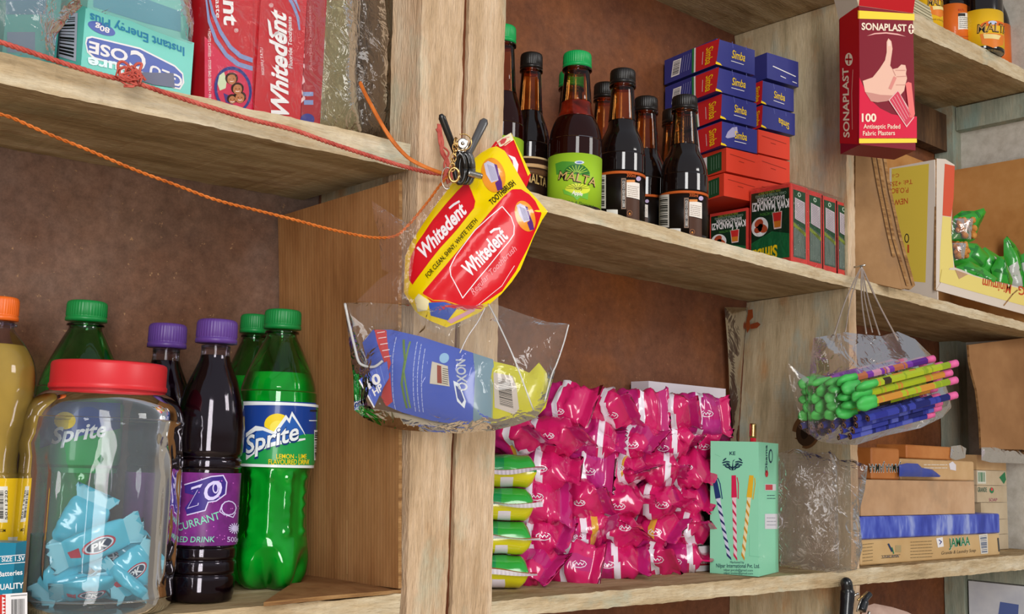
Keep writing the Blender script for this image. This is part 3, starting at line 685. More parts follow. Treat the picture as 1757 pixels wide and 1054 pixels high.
simba_box((1238, 249), (1239, 208), (1299, 262), 1148, 'blue and red box with torn whitish front, fourth in the left stack', torn=True)
simba_box((1316, 134), (1318, 90), (1370, 157), 1270, 'plain blue box with white print line on top of the right stack', plain=True)
simba_box((1307, 177), (1309, 138), (1362, 195), 1262, 'blue box second from top of the right stack, yellow word upright')
simba_box((1307, 218), (1309, 180), (1364, 238), 1262, 'blue box third from top of the right stack, yellow word upside down', flip=True)
def orange_box(A, T, B, sidepx, label, left=True, y=0.078):
    ax, ay = A; h = ay-T[1]; w = B[0]-ax; dy = B[1]-ay
    def art(m, f):
        line(m, f, [(ax+w*.12, ay-h*.72), (ax+w*.88, ay-h*.38)], 1.2, ink('#9c2f20', .5), 2); line(m, f, [(ax+w*.4, ay-h*.42), (ax+w*.55, ay-h*.35)], 1.2, ink('#9c2f20', .5), 2)
    def arts(m, s):
        if not left: return
        L_ = ax-sidepx; S = lambda a, b: (ax-L_*a, ay-h*b+.38*L_*a)
        poly(m, s, [S(.09, .12), S(.09, .9), S(.95, .9), S(.95, .12)], DG, 1)
        poly(m, s, [S(.38, .12), S(.38, .9), S(.52, .9), S(.52, .12)], WHB, 2)
        for k in range(4): line(m, s, [S(.14+.05*k, .8), S(.14+.05*k, .25)], .6, ink('#7c9a84', .5), 3)
    return carton('baking_powder_box', A, B, T, y, -9, ORR, side=sidepx, label=label, group=GS, art=art, artside=arts)
orange_box((1246, 294), (1243, 253), (1301, 308), 1160, 'orange red box with green side, fifth from top of the left stack')
orange_box((1242, 336), (1240, 297), (1302, 350), 1156, 'orange red box with green side at the bottom of the left stack')
orange_box((1301, 262), (1299, 222), (1355, 280), 1256, 'plain orange red box fourth from top of the right stack', False)
orange_box((1301, 306), (1300, 265), (1355, 322), 1256, 'plain orange red box fifth from top of the right stack', False)
orange_box((1301, 349), (1300, 309), (1355, 365), 1256, 'plain orange red box at the bottom of the right stack, behind the wrapped pack', False)
# upright baking powder boxes: big face to the left, spines to the front
GU = 'upright red and green baking powder boxes'
RB = ink('#cf4038', .4, .3); DG2 = ink('#17301f', .4, .3); MG = ink('#1d6238', .4, .3); PINKW = ink('#e8c9c4', .5)
def mandazi_face(m, s, Q, full=True):
    """Q(s,t): s 0 left..1 right of the left face, t 0 bottom..1 top; print is upside down"""
    poly(m, s, [Q(.03, .06), Q(.97, .06), Q(.97, .95), Q(.03, .95)], DG2, 1)
    poly(m, s, [Q(.03, .06), Q(.97, .06), Q(.97, .36), Q(.55, .42), Q(.03, .30)], MG, 2)
    text(m, s, 'KWA MANDAZI', Q(.97, .80), Q(.06, .82), Q(.97, .69), WHB, 4, .05)
    text(m, s, 'BAKING POWDER', Q(.86, .86), Q(.18, .875), Q(.86, .805), WHB, 4, .02)
    text(m, s, 'CAKES, PASTRIES & PUDDINGS', Q(.9, .905), Q(.14, .915), Q(.9, .87), ink('#9ab39c', .5), 4, .0)
    text(m, s, '100% SUCCESS FIRST', Q(.76, .945), Q(.22, .945), Q(.76, .915), ink('#a9a83a', .5), 4, .0)
    text(m, s, 'DOUBLE ACTION', Q(.76, .665), Q(.26, .675), Q(.76, .63), ink('#4f8f3a', .5), 4, .01)
    c = Q(.25, .50); a = Q(.45, .50); b = Q(.25, .62); rx = abs(a[0]-c[0]); ry = abs(b[1]-c[1])*1.05
    ell(m, s, c[0], c[1], rx*1.05, ry, WHB, 4, rot=-10); 
    for (dx, dy, r1, r2, ro, col) in ((-.1, .35, .55, .45, 20, '#b1482c'), (.35, -.2, .65, .42, -25, '#c2532f'), (-.2, -.25, .5, .35, 10, '#a63f24'), (.1, .05, .3, .25, 0, '#d4683c')):
        ell(m, s, c[0]+rx*dx, c[1]+ry*dy, rx*r1, ry*r2, ink(col, .5), 5, rot=ro)
    # cup, printed upside down
    poly(m, s, [Q(.56, .66), Q(.80, .66), Q(.78, .44), Q(.60, .44)], PINKW, 4); poly(m, s, [Q(.575, .65), Q(.785, .65), Q(.765, .46), Q(.615, .46)], ink('#c92f2c', .4), 5)
    poly(m, s, [Q(.60, .54), Q(.775, .54), Q(.765, .46), Q(.615, .46)], ink('#d07a28', .4), 6)
    line(m, s, [Q(.62, .67), Q(.64, .72), Q(.56, .735)], .0018, WHB, 5); line(m, s, [Q(.74, .67), Q(.76, .725), Q(.84, .74)], .0018, WHB, 5)
    if full: text(m, s, 'Simba', Q(.68, .235), Q(.06, .20), Q(.68, .07), YEL, 4, .05)
bc = Yp(1357, 446, 0.006)
spx = [1357, 1387, 1413, 1438, 1462]; ztop = rowpx(Vector((bc.x, bc.y, zB(bc.x))), UPV, 315)
seeds = ['leftmost, showing its whole green face', 'second from the left', 'third from the left', 'last on the right']
Dm = None
for i in range(4):
    O_ = Vector((bc.x, 0.006, 0)); O_ = O_+Vector((1, 0, 0))*colpx(O_, Vector((1, 0, 0)), spx[i]) if i else O_; O_.z = zB(O_.x)+.0008
    if Dm is None: Dm = colpx(O_, Vector((0, 1, 0)), 1287)
    w_ = colpx(O_, Vector((1, 0, 0)), spx[i+1])-.0006
    m = MB(); m.hexa(O_, (w_, 0, 0), (0, Dm, 0), (0, 0, ztop-.001*i), RB)
    f = Plane(O_, 0); s = Plane(O_, -90)
    if i == 0:
        L_ = Dm
        class SQ: pass
        def Qs(a, b, O_=O_, s=s): return ((a-1)*Dm, b*ztop)
        # print laid in the face's own coordinates
        pl = Plane(O_, -90); pl.uv = lambda a, b: (a, b); mandazi_face(m, pl, Qs)
    g = Plane(O_, 0); g.uv = lambda a, b, w_=w_: (a*w_, b*ztop)
    poly(m, g, [(.14, .07), (.86, .07), (.86, .93), (.14, .93)], DG, 1); poly(m, g, [(.14, .07), (.86, .07), (.86, .45), (.14, .52)], ink('#4a5a50', .4), 2)
    poly(m, g, [(.14, .46), (.86, .36), (.86, .41), (.14, .51)], ink('#7d8c34', .4), 3)
    poly(m, g, [(.22, .56), (.80, .52), (.80, .80), (.22, .83)], ink('#c8bcc0', .5), 4)
    for k in range(13): t = .55+.021*k; poly(m, g, [(.27, t), (.75, t-.03), (.75, t-.022), (.27, t+.008)], ink('#8c7f88', .5), 5)
    ell(m, g, .48, .88, .10, .03, ink('#b5c9b2', .5), 4); ell(m, g, .48, .88, .05, .017, DG, 5)
    for k in range(8): poly(m, g, [(.2+.075*k, .09), (.225+.075*k, .09), (.225+.075*k, .44), (.2+.075*k, .44)], ink('#8f9a90', .5), 3)
    obj('baking_powder_box', m, label='red and green box in the wrapped row, '+seeds[i], cat='box', group=GU)
# shrink film round the four
FILM1 = film('shrink film on boxes', '#ffffff', 0.0, 0.22, 1.0, 60, 0.035)
O_ = Vector((bc.x, 0.006, zB(bc.x)+.0006)); w_ = colpx(O_, Vector((1, 0, 0)), 1464); m = MB()
def sf_(u, v):
    p = O_+Vector((u*w_, -.0022, v*ztop)); return p+Vector((0, noise.noise(p*60)*.0016, 0))
m.grid(sf_, 50, 24, FILM1)
def sf2(u, v):
    p = O_+Vector((-.0022, (1-u)*Dm, v*ztop)); return p+Vector((noise.noise(p*60)*.0012, 0, 0))
m.grid(sf2, 24, 20, FILM1)
def sf3(u, v):
    p = O_+Vector((u*w_, v*Dm, ztop+.0022)); return p+Vector((0, 0, noise.noise(p*60)*.0012))
m.grid(sf3, 40, 16, FILM1)
obj('shrink_wrap', m, label='clear shrink film around the row of upright red and green boxes', cat='plastic wrap')
O2 = Vector((bc.x, 0, 0)); O2.y = 0.006+Dm+.004; O2.z = zB(O2.x)+.0008; O2.x -= 0.001
h2 = min(rowpx(O2, UPV, 333), 0.08)
m = MB(); m.hexa(O2, (.03, 0, 0), (0, Dm*.98, 0), (0, 0, h2), RB); pl = Plane(O2, -90); pl.uv = lambda a, b: (a, b)
mandazi_face(m, pl, lambda a, b: ((a-1)*Dm*.98, b*h2)); obj('baking_powder_box', m, label='upright red and green box behind the wrapped row, under the small stacks', cat='box', group=GU)
m = MB(); m.hexa(O2+Vector((.0315, 0, 0)), (.03, 0, 0), (0, Dm*.9, 0), (0, 0, h2-.001), RB); obj('baking_powder_box', m, label='red box edge hidden behind the wrapped row of upright boxes', cat='box', group=GU)

# ================================================================== lower left bay: soft drinks, jar, batteries
def petal(H, a=0.22, zb=0.13, ph=0.3):
    def rf(q, z, r):
        t = z/H
        if t < zb: return r*(1-a*(1-t/zb)**0.8*(0.5-0.5*math.cos(5*(q+ph)))**1.5)
        return r
    return rf
PET = [(0, .012), (.35, .008), (.62, .0), (.82, .012), (.95, .045), (1.0, .09), (.99, .125), (.95, .165), (.91, .22), (.885, .30), (.90, .38), (.96, .43), (1.0, .445), (1.0, .672), (.97, .70), (.90, .74), (.78, .785), (.64, .83), (.50, .872), (.40, .90), (.385, .915)]
def pet(px, y, hw, top, prof, caps, liq, shell, fill, label, z=None, rf=None, lab=None, labmat=None, art=None, capr=.47, capf=.93, group=None, C=None, labr=1.008):
    if C is None: C = place(px, y, 0)
    C.z = (zL(C.x) if z is None else z)+.0006
    Rr = hw/ppm(C+Vector((0, 0, .1))); H = rowpx(C, UPV, top)
    root = empty('soft_drink_bottle', C, label, 'bottle', group)
    pr = [(r*Rr, q*H) for r, q in crom(prof, 4)]
    rfn = rf(H) if rf else None
    m = MB(); low = [(max(r-.0006, 0), q) for r, q in pr if q <= fill*H]; low += [(pint(pr, fill*H)-.0006, fill*H), (0, fill*H)]
    m.lathe(low, C, liq, 96, rf=rfn); obj('drink', m, root)
    m = MB(); m.lathe(pr, C, shell, 96, rf=rfn)
    m.lathe([(Rr*.36, (capf-.02)*H), (Rr*.44, (capf-.018)*H), (Rr*.44, (capf-.010)*H), (Rr*.36, (capf-.008)*H)], C, shell, 48)
    obj('plastic_shell', m, root)
    obj('cap', cap_mesh(C, Rr*capr, capf*H, H, caps, 40), root)
    if lab:
        sf = Cyl(C, Rr*labr); v0, v1 = sf.uv(px, lab[1])[1], sf.uv(px, lab[0])[1]
        sp = [(max(pint(pr, v0+(v1-v0)*k/12)+.0008, Rr*(labr-.03)), v0+(v1-v0)*k/12) for k in range(13)]
        sf.prof = lambda v: pint(sp, max(v0, min(v1, v))); m = MB(); m.lathe(sp, C, labmat, 96); 
        # remove the lathe end discs: a label is an open sleeve
        m.f = [f for f in m.f if len(f) <= 4]; m.m = m.m[:len(m.f)]; m.sm = m.sm[:len(m.f)]
        if art: art(m, sf)
        obj('label', m, root)
    return root, C, Rr, H
GSH = film('green bottle plastic', '#b4f2c4', 0.0, 1.0, 0.05, 25, 0.04, '#0c8a3a')
GLIQ = glow_liquid('green lemon lime drink', '#22e868', 0.55, 0.2)
SPB = ink('#1d3f8f', .35, .3); SPG = ink('#1f9a4a', .35, .3); SPW = ink('#e9eef0', .35, .3); SPY = ink('#f2d21c', .4)
def bump_rf(H, px=None):
    base = petal(H, .50, .15, .3)
    cols = [-2.7, -2.2, -1.65, -1.1]
    def rf(q, z, r):
        rr = base(q, z, r); qq = (q+PI) % (2*PI)-PI; t = z/H
        if .17 < t < .43:
            for i, c0 in enumerate(cols):
                for k in range(5):
                    dz = (t-(.205+.047*k))/.013; dq = (qq-c0)/.10; d = dz*dz+dq*dq
                    if d < 6: rr += .0034*math.exp(-d)*(H/.25)
        return rr
    return rf
def art_sprite(m, sf):
    X0, X1 = 418, 543
    poly(m, sf, [(395, 690), (541, 692), (541, 745), (480, 745), (437, 775), (395, 782)], SPB, 1)
    poly(m, sf, [(420, 693), (541, 695), (541, 698), (420, 696)], SPW, 3)
    ell(m, sf, 476, 729, 22, 19, SPY, 2); ell(m, sf, 478, 734, 15, 12, ink('#f6e34c', .4), 3)
    poly(m, sf, [(424, 784), (440, 770), (470, 760), (500, 752), (522, 744), (508, 718), (500, 708), (496, 720), (491, 714), (470, 742), (455, 733), (445, 736), (437, 748), (424, 745)], ink('#2c5fb0', .35), 4)
    poly(m, sf, [(424, 744), (440, 731), (452, 733), (470, 741), (490, 712), (495, 719), (500, 706), (507, 718), (520, 742), (522, 748), (512, 732), (500, 714), (496, 727), (491, 720), (472, 747), (452, 739), (440, 740), (424, 751)], SPW, 5)
    poly(m, sf, [(424, 790), (445, 774), (475, 764), (522, 755), (522, 752), (475, 757), (445, 766), (424, 780)], SPW, 5)
    text(m, sf, 'Sprite', (424, 781), (513, 755), (421, 750), ink('#15346f', .4), 7, .07, .25)
    text(m, sf, 'Sprite', (425, 779), (512, 753), (422, 750), SPW, 9, .03, .25)
    text(m, sf, 'LEMON - LIME', (474, 787), (524, 787), (474, 779), SPY, 5, .02)
    text(m, sf, 'FLAVOURED DRINK', (461, 797), (529, 797), (461, 788), SPY, 5, .02)
    bars(m, sf, [(537, 738), (543, 738), (543, 790), (537, 790)], BK, 18, 4, 5, SPW, 1)
    line(m, sf, [(529, 722), (541, 722)], 1.5, SPW, 4); line(m, sf, [(531, 705), (541, 705)], 3, INKD, 4)
    for yy in (692.5, 800):
        v = sf.uv(475, yy)[1]; m.lathe([(sf.prof(v)+.0005, v-.0012), (sf.prof(v)+.0005, v+.0012)], sf.c, SPW, 72)
    m.f = [f for f in m.f if len(f) <= 12]
GSOFT = 'soft drink bottles in the lower left bay'
pet(478, 0.100, 67, 533, PET, GRNC2 if 'GRNC2' in globals() else pbr('bottle green cap', '#17853f', 0.4), GLIQ, GSH, .765, 'green lemon lime bottle with blue and green label, rightmost in the soft drink bay', rf=bump_rf, lab=(690, 802), labmat=SPG, art=art_sprite, group=GSOFT)
pet(430, 0.157, 53, 541, PET, pbr('bottle green cap', '#17853f', 0.4), GLIQ, GSH, .76, 'green bottle hidden behind the front lemon lime bottle, cap showing', rf=bump_rf, group=GSOFT)
pet(139, 0.142, 72, 518, PET, pbr('bottle green cap', '#17853f', 0.4), GLIQ, GSH, .70, 'green bottle behind the plastic jar, seen through its wall', rf=bump_rf, lab=(690, 812), labmat=SPG, group=GSOFT,
    art=lambda m, sf: (poly(m, sf, [(70, 690), (205, 692), (205, 735), (150, 745), (70, 770)], SPB, 1), ell(m, sf, 112, 722, 18, 15, SPY, 2), text(m, sf, 'Sprite', (90, 762), (180, 748), (90, 735), SPW, 5, .04, .25)))
# purple drinks
PSH = film('clear bottle plastic', '#e9e4ec', 0.0, 0.4, 0.1, 25, 0.04)
PLIQ = pbr('blackcurrant drink', '#14060d', 0.05, coat=0.6)
PPR = [(0, 0), (.84, 0), (.97, .02), (1, .05), (1, .085), (.955, .095), (1, .105), (1, .135), (.955, .145), (1, .155), (1, .19), (.975, .20), (.975, .455), (1, .465), (1, .49), (.93, .503), (1, .52), (1.02, .56), (1.03, .60), (1.0, .66), (.92, .71), (.78, .765), (.62, .81), (.48, .85), (.44, .875), (.44, .905)]
PLAB = mixed('purple drink label', ['#5a2060', '#74287a', '#8a3486'], (1, 1, 1), .35, 4, 0, 1, None, nscale=30)
PW = ink('#cfc4ea', .4); PV = ink('#3c2a80', .4); PT = ink('#7fc9b0', .4)
def art_purple(m, sf):
    poly(m, sf, [(318, 832), (362, 818), (380, 815), (388, 826), (386, 846), (372, 858), (356, 862), (350, 878), (322, 884), (318, 872), (334, 850), (318, 846)], PV, 2)
    line(m, sf, [(318, 832), (336, 827), (362, 818), (382, 816), (388, 828), (386, 848), (370, 860), (357, 862), (352, 876), (322, 884)], 2, PW, 3)
    text(m, sf, 'Z', (322, 874), (345, 866), (325, 836), PW, 4, -.01, .2); text(m, sf, 'Z', (324, 872), (343, 866), (326, 840), PV, 5, -.02, .2)
    text(m, sf, 'O', (350, 862), (380, 852), (350, 830), PW, 4, .03); ell(m, sf, 369, 838, 5, 9, PW, 6); ell(m, sf, 369, 838, 3, 6.5, PV, 7)
    for q in range(0, 360, 30): a, b = math.radians(q), math.radians(q+30); line(m, sf, [(391+12*math.cos(a), 872+12*math.sin(a)), (391+12*math.cos(b), 872+12*math.sin(b))], 1.8, PW, 4)
    line(m, sf, [(380, 866), (376, 878), (384, 884)], 1.6, PW, 4); line(m, sf, [(386, 884), (398, 888), (402, 880)], 1.6, PW, 4)
    text(m, sf, 'CURRANT', (308, 912), (377, 890), (306, 899), PT, 4, .015)
    text(m, sf, 'RED DRINK', (304, 930), (368, 930), (304, 920), PT, 4, .01, .2)
    text(m, sf, '500ml', (388, 930), (412, 930), (388, 921), ink('#c9b8e0', .4), 4, .01)
    for q in range(0, 360, 24): a = math.radians(q); line(m, sf, [(401+3*math.cos(a), 907+3*math.sin(a)), (401+10*math.cos(a), 907+9*math.sin(a))], 1.6, PW, 4)
    ell(m, sf, 401, 907, 5, 5, PW, 5)
    rd = random.Random(3)
    for k in range(26): ell(m, sf, rd.uniform(318, 410), rd.uniform(818, 934), 1, 1, ink('#c86ac0', .4), 2, n=8)
pet(366, 0.054, 56, 550, PPR, PURC, PLIQ, PSH, .87, 'dark purple currant drink bottle with purple label, right of the jar', lab=(812, 937), labmat=PLAB, art=art_purple, capr=.62, capf=.915, group=GSOFT, labr=.985)
pet(281, 0.118, 52, 557, PPR, PURC, PLIQ, PSH, .86, 'purple capped drink bottle behind the jar, label unseen', lab=(812, 930), labmat=PLAB, capr=.62, capf=.91, group=GSOFT, labr=.985)
# yellow drink at the left edge
YLIQ = glow_liquid('cloudy yellow drink', '#e3c75c', 0.75, 0.08)
YPR = [(0, .01), (.5, 0), (.85, .012), (.93, .05), (.92, .10), (.86, .14), (.86, .40), (.80, .44), (.78, .48), (.84, .54), (.97, .60), (1.05, .66), (1.08, .72), (1.04, .77), (.90, .815), (.70, .85), (.48, .88), (.36, .90), (.36, .92)]
YLB = ink('#e6b90e', .4, .3)
def art_y(m, sf):
    quad(m, sf, -6, 835, 14, 897, ink('#e6dfd2', .5), 1); bars(m, sf, [(-6, 838), (8, 838), (8, 894), (-6, 894)], BK, 26, 3, 9, None, 1)
    text(m, sf, '5011220', (13.5, 892), (13.5, 842), (9, 892), BK, 3, .0)
    text(m, sf, '.COM', (-4, 913), (10, 913), (-4, 908), BK, 3, .02); quad(m, sf, 15, 922, 29, 930, ink('#cfc8b8', .5), 1)
    for i in range(8): line(m, sf, [(-8, 905+i*2), (-5, 905+i*2)], 1, BK, 2)
pet(-6, 0.075, 60, 511, YPR, ORC, YLIQ, PSH, .845, 'yellow drink bottle with orange cap at the left edge of the bay', rf=lambda H: petal(H, .2, .1), lab=(821, 932), labmat=YLB, art=art_y, capr=.45, capf=.925, group=GSOFT, labr=.93)

# ---- plastic jar with red lid and wrapped sweets
JC = place(187, 0.052, 0); JC.z = zL(JC.x)+.0008
JR = 135/ppm(JC+Vector((0, 0, .05))); JH = rowpx(JC, UPV, 624)
jar = empty('plastic_jar', JC, 'clear ribbed plastic jar with a red screw lid holding blue wrapped sweets', 'jar')
JSH = film('clear jar plastic', '#eef2f4', 0.09, 0.6, 0.12, 12, 0.05, '#cdd6dc')
fa = math.atan2(CAM.y-JC.y, CAM.x-JC.x)+0.42
def jar_rf(q, z, r):
    t = z/JH; k = (abs(math.cos(2*(q-fa))))
    rr = r
    if .03 < t < .83:
        sq = 1-.045*(1-math.cos(4*(q-fa)))*0.5*min(1, (.83-t)/.12, (t-.03)/.08)     # slightly squared body
        rr = r*sq*1.0
        d = (q-fa+PI/4) % (PI/2)-PI/4                # angle from a panel centre
        ad = abs(d)
        if .12 < t < .76:
            # arched panel outline, raised bead
            top = .66-.06*(ad/.58)**2 if ad < .58 else 0
            edge = min(abs(ad-.57)*JR/.0030, 9) if t < .60 else 9
            rr += .0019*math.exp(-edge*edge)
            e2 = abs(t-(.67-.08*(ad/.58)**2))*JH/.0032
            if ad < .60: rr += .0019*math.exp(-min(e2, 9)**2)
            if ad > .63: rr += .0019*math.cos(2*PI*t/.085)*min(1, (ad-.63)/.05)
    return rr
jp = crom([(.70, .004), (.88, .0), (.95, .02), (.985, .06), (1.0, .12), (1.0, .70), (.985, .77), (.93, .82), (.82, .86), (.70, .885), (.665, .90), (.665, .925)], 10)
m = MB(); m.lathe([(r*JR, z*JH) for r, z in jp][::-1]+[(0, .006*JH)], JC, JSH, 200, rf=jar_rf)
m.f = [f for f in m.f if len(f) <= 4]; m.m = m.m[:len(m.f)]; m.sm = m.sm[:len(m.f)]
obj('jar_body', m, jar)
RLID = pbr('red plastic lid', '#d22a30', 0.38)
m = MB(); LR = JR*.715
m.lathe([(LR*1.0, .885*JH), (LR*1.02, .89*JH), (LR*1.02, .905*JH), (LR, .91*JH), (LR*1.0, .985*JH), (LR*.985, .995*JH), (LR*.95, JH), (LR*.93, JH-.0012), (0, JH-.0012)], JC, RLID, 120, rf=lambda q, z, r: r)
obj('lid', m, jar)
# sweets: pillow packs with saw-cut ends
CY = pbr('blue foil sweet wrapper', '#4fc0d8', 0.22, coat=0.8); CY2 = pbr('pale blue foil', '#8fd3e2', 0.3, coat=0.4)
GP = 'blue wrapped sweets in the jar'
def facing(P, rot, tx=0, ty=0):
    Z = (CAM-P).normalized(); X = (CR-Z*CR.dot(Z)).normalized(); Y = Z.cross(X)
    R = Matrix.Rotation(math.radians(rot), 3, Z); X, Y = R @ X, R @ Y
    R = Matrix.Rotation(math.radians(tx), 3, X); Y, Z = R @ Y, R @ Z
    R = Matrix.Rotation(math.radians(ty), 3, Y); return R @ X, Y, R @ Z
def sweet(px, py, y, L_, W_, rot, tx, ty, label, logo=None, seed=0):
    d_ = ray(px, py); d_.normalize(); t_ = ((JC-CAM).x*d_.x+(JC-CAM).y*d_.y)/(d_.x**2+d_.y**2); P = CAM+d_*(t_+(y-.045)*.55); f = facing(P, rot, tx, ty); m = MB()
    packet(m, P, L_, W_, .011, f, CY, seed, nu=26, nv=10, wr=.16, end_flare=1.05, crimp=.17, matfn=lambda t, k: CY2 if t < .15 or t > .85 else CY)
    if logo:
        pl = Plane(P, U=f[0], V=f[1]); d = Drape(pl, m); pl.uv = lambda a, b: (a, b)
        s = logo
        ell(m, d, .001*s, 0, .0125*s, .0062*s, ink('#b8283c', .3, .3), 1); ell(m, d, .001*s, 0, .0108*s, .0052*s, ink('#d8e2ea', .3, .3), 2); ell(m, d, .001*s, 0, .0094*s, .0044*s, ink('#1e2f4c', .3, .3), 3)
        text(m, d, 'PK', (-.0055*s, -.0030*s), (.0075*s, -.0030*s), (-.0055*s, .0030*s), WHB, 4, .05, .2)
        poly(m, d, [(-.020*s, -.003*s), (-.013*s, -.0045*s), (-.013*s, .0035*s), (-.021*s, .002*s)], ink('#b8283c', .3, .3), 1)
    obj('wrapped_sweet', m, label=label, cat='sweet', group=GP)
sweet(165, 932, .022, .066, .026, 20, 25, 5, 'blue sweet lying across the top of the heap, its oval logo upright', 1, 1)
sweet(140, 900, .070, .052, .034, 66, 10, 0, 'blue sweet standing on end at the back left of the jar', None, 2)
sweet(112, 985, .045, .050, .030, 48, 35, 0, 'blue sweet low at the left side of the jar', None, 3)
sweet(228, 980, .034, .044, .032, 40, 20, 0, 'blue sweet on the right of the heap with an oval logo', .8, 4)
sweet(220, 998, .020, .046, .010, -38, 30, 0, 'blue sweet seen edge on, slanting at the front right of the jar', None, 5)
sweet(155, 1010, .036, .054, .028, 8, 60, 0, 'blue sweet lying flat on the bottom of the jar at the front', .8, 6)
sweet(240, 955, .060, .050, .028, 118, 15, 0, 'blue sweet leaning at the back right of the jar', None, 7)
sweet(195, 1010, .052, .052, .028, -10, 60, 0, 'blue sweet flat at the middle of the jar bottom', None, 8)
sweet(118, 1010, .050, .044, .026, 12, 50, 0, 'blue sweet at the bottom left corner of the jar', None, 9)
sweet(195, 965, .062, .050, .028, 150, 30, 0, 'blue sweet under the one lying across the heap', .8, 10)
# ---- battery box
BT = ink('#1f7c98', .4, .2)
def art_bat(m, f):
    line(m, f, [(0, 955), (43, 952)], 1.2, WHB, 2); line(m, f, [(-5, 969), (43, 965)], 1.2, WHB, 2)
    text(m, f, 'R-3/AA SIZE 1.5V', (-30, 966), (43, 962), (-30, 957.5), WHB, 3, .02)
    text(m, f, '4 Batteries', (-12, 991), (39, 986), (-12, 982), WHB, 3, .025)
    text(m, f, 'HIGH QUALITY', (-42, 1016), (41, 1009), (-42, 1006), WHB, 3, .035)
    quad(m, f, -40, 1021, 10, 1075, ink('#c9362e', .4), 2)
    for k in range(9): poly(m, f, [(4, 1024+6*k), (10, 1027+6*k), (4, 1030+6*k)], WHB, 3)
    poly(m, f, [(4, 1020), (47, 1017), (47, 1080), (4, 1080)], WHB, 1)
    bars(m, f, [(18, 1024), (44, 1022), (44, 1075), (18, 1075)], BK, 20, 3, 6)
    line(m, f, [(19, 1023), (46, 1021)], 1, INKD, 3)
O_ = Yp(-10, 1085, -.0); O_ = Vector((0, 0.004, 0)); O_ += Vector((1, 0, 0))*colpx(O_, Vector((1, 0, 0)), 54); O_.z = zL(O_.x)+.0006
yw = -38; fU = Vector((math.cos(math.radians(yw)), math.sin(math.radians(yw)), 0)); Ofl = O_-fU*.06; 
hb = rowpx(O_, UPV, 932)
f = Plane(Ofl, yw); m = MB(); m.hexa(Ofl, fU*.06, -f.N*.02, UPV*hb, BT); art_bat(m, f)
obj('battery_box', m, label='teal battery box with white print at the bottom left corner', cat='box')

# ================================================================== upper left bay
TEAL = ink('#63c2b4', .4, .2); GLB = ink('#2d4aa0', .4, .2); TEALD = ink('#3f8f88', .5, .1)
def art_glu(m, f):
    text(m, f, 'Instant Energy Plus', (316, 82), (154, 22), (316, 97), ink('#2b7fa8', .4), 3, .03)
    ell(m, f, 174, 49, 25, 9.5, GLB, 2, rot=22); text(m, f, '80g', (188, 49), (163, 41), (187, 58), WHB, 4, .04)
    poly(m, f, [(146, 74), (148, 64), (157, 62), (240, 82), (300, 112), (314, 126), (316, 142), (309, 154), (298, 152), (250, 128), (230, 122), (200, 112), (160, 101), (149, 90)], WHB, 2)
    poly(m, f, [(148, 75), (150, 67), (158, 65), (240, 85), (299, 115), (312, 128), (313, 142), (307, 151), (298, 149), (250, 125), (230, 119), (200, 109), (162, 98), (151, 88)], GLB, 3)
    text(m, f, 'GLU', (313, 133), (257, 111), (311, 152), WHB, 5, .03)
    text(m, f, 'C', (251, 95), (224, 86), (247, 126), WHB, 5, .05)
    text(m, f, 'OSE', (219, 89), (152, 71), (218, 108), WHB, 5, .05)
    text(m, f, 'Pure', (222, 112), (150, 98), (222, 130), ink('#dfeff2', .4), 4, .05)
    poly(m, f, [(205, 129), (230, 124), (297, 126), (299, 151), (262, 146), (232, 136)], ink('#77798c', .7), 6)
def art_glus(m, s):
    bars(m, s, [(101, 27), (134, 22), (131, 106), (98, 96)], BK, 16, 3, 2, ink('#bfc0d0', .5), 1)
Og = Yp(138, 122, .028); Og.z = zA(Og.x)+.0008
carton('glucose_box', (138, 122), (325, 158), (141, 14), .028, 4, TEAL, depth=.045, label='teal glucose box lying upside down in clear plastic at the shelf edge', O=Og, art=art_glu, artside=art_glus)
Og = Yp(0, 92, .06); Og.z = zA(Og.x)+.0008; Og.y = .055
carton('glucose_box', (0, 92), (92, 110), (0, -60), .055, 6, TEALD, depth=.09, label='blurred dark teal box at the far left of the upper shelf', O=Og, art=lambda m, f: (quad(m, f, 12, 55, 60, 90, ink('#6f7f93', .6), 1), quad(m, f, 10, -30, 80, 25, ink('#557a8c', .6), 1)))
Og = Yp(150, 10, .045); Og.z = zA(Og.x)+.062
carton('glucose_box', (150, 10), (322, 62), (150, -90), .045, 4, TEAL, depth=.05, label='second teal box lying on top of the glucose box under plastic', O=Og, art=lambda m, f: (poly(m, f, [(160, 12), (250, 40), (310, 55), (310, 20), (200, -20), (160, -20)], ink('#5fa6b8', .5), 1)))
# film bag over them
BAGC = film('cloudy clear plastic bag', '#f2f3f3', 0.16, 0.45, 0.9, 50, 0.1, '#b9c0c2')
pl = Plane(Yp(180, 60, .016), 3); ol = [(-40, -60), (326, -60), (329, 10), (333, 40), (329, 76), (300, 66), (262, 52), (225, 36), (180, 24), (142, 10), (120, 30), (97, 60), (92, 104), (50, 98), (-40, 80)]
uvp = [pl.uv(*p) for p in ol]; fn = pillow_fn(uvp, .018, .02, .006, 22, 3)
m = MB(); sheet(m, pl, ol, BAGC, fn, .008); obj('plastic_bag', m, label='cloudy clear plastic bag loosely covering the teal glucose boxes', cat='plastic bag')

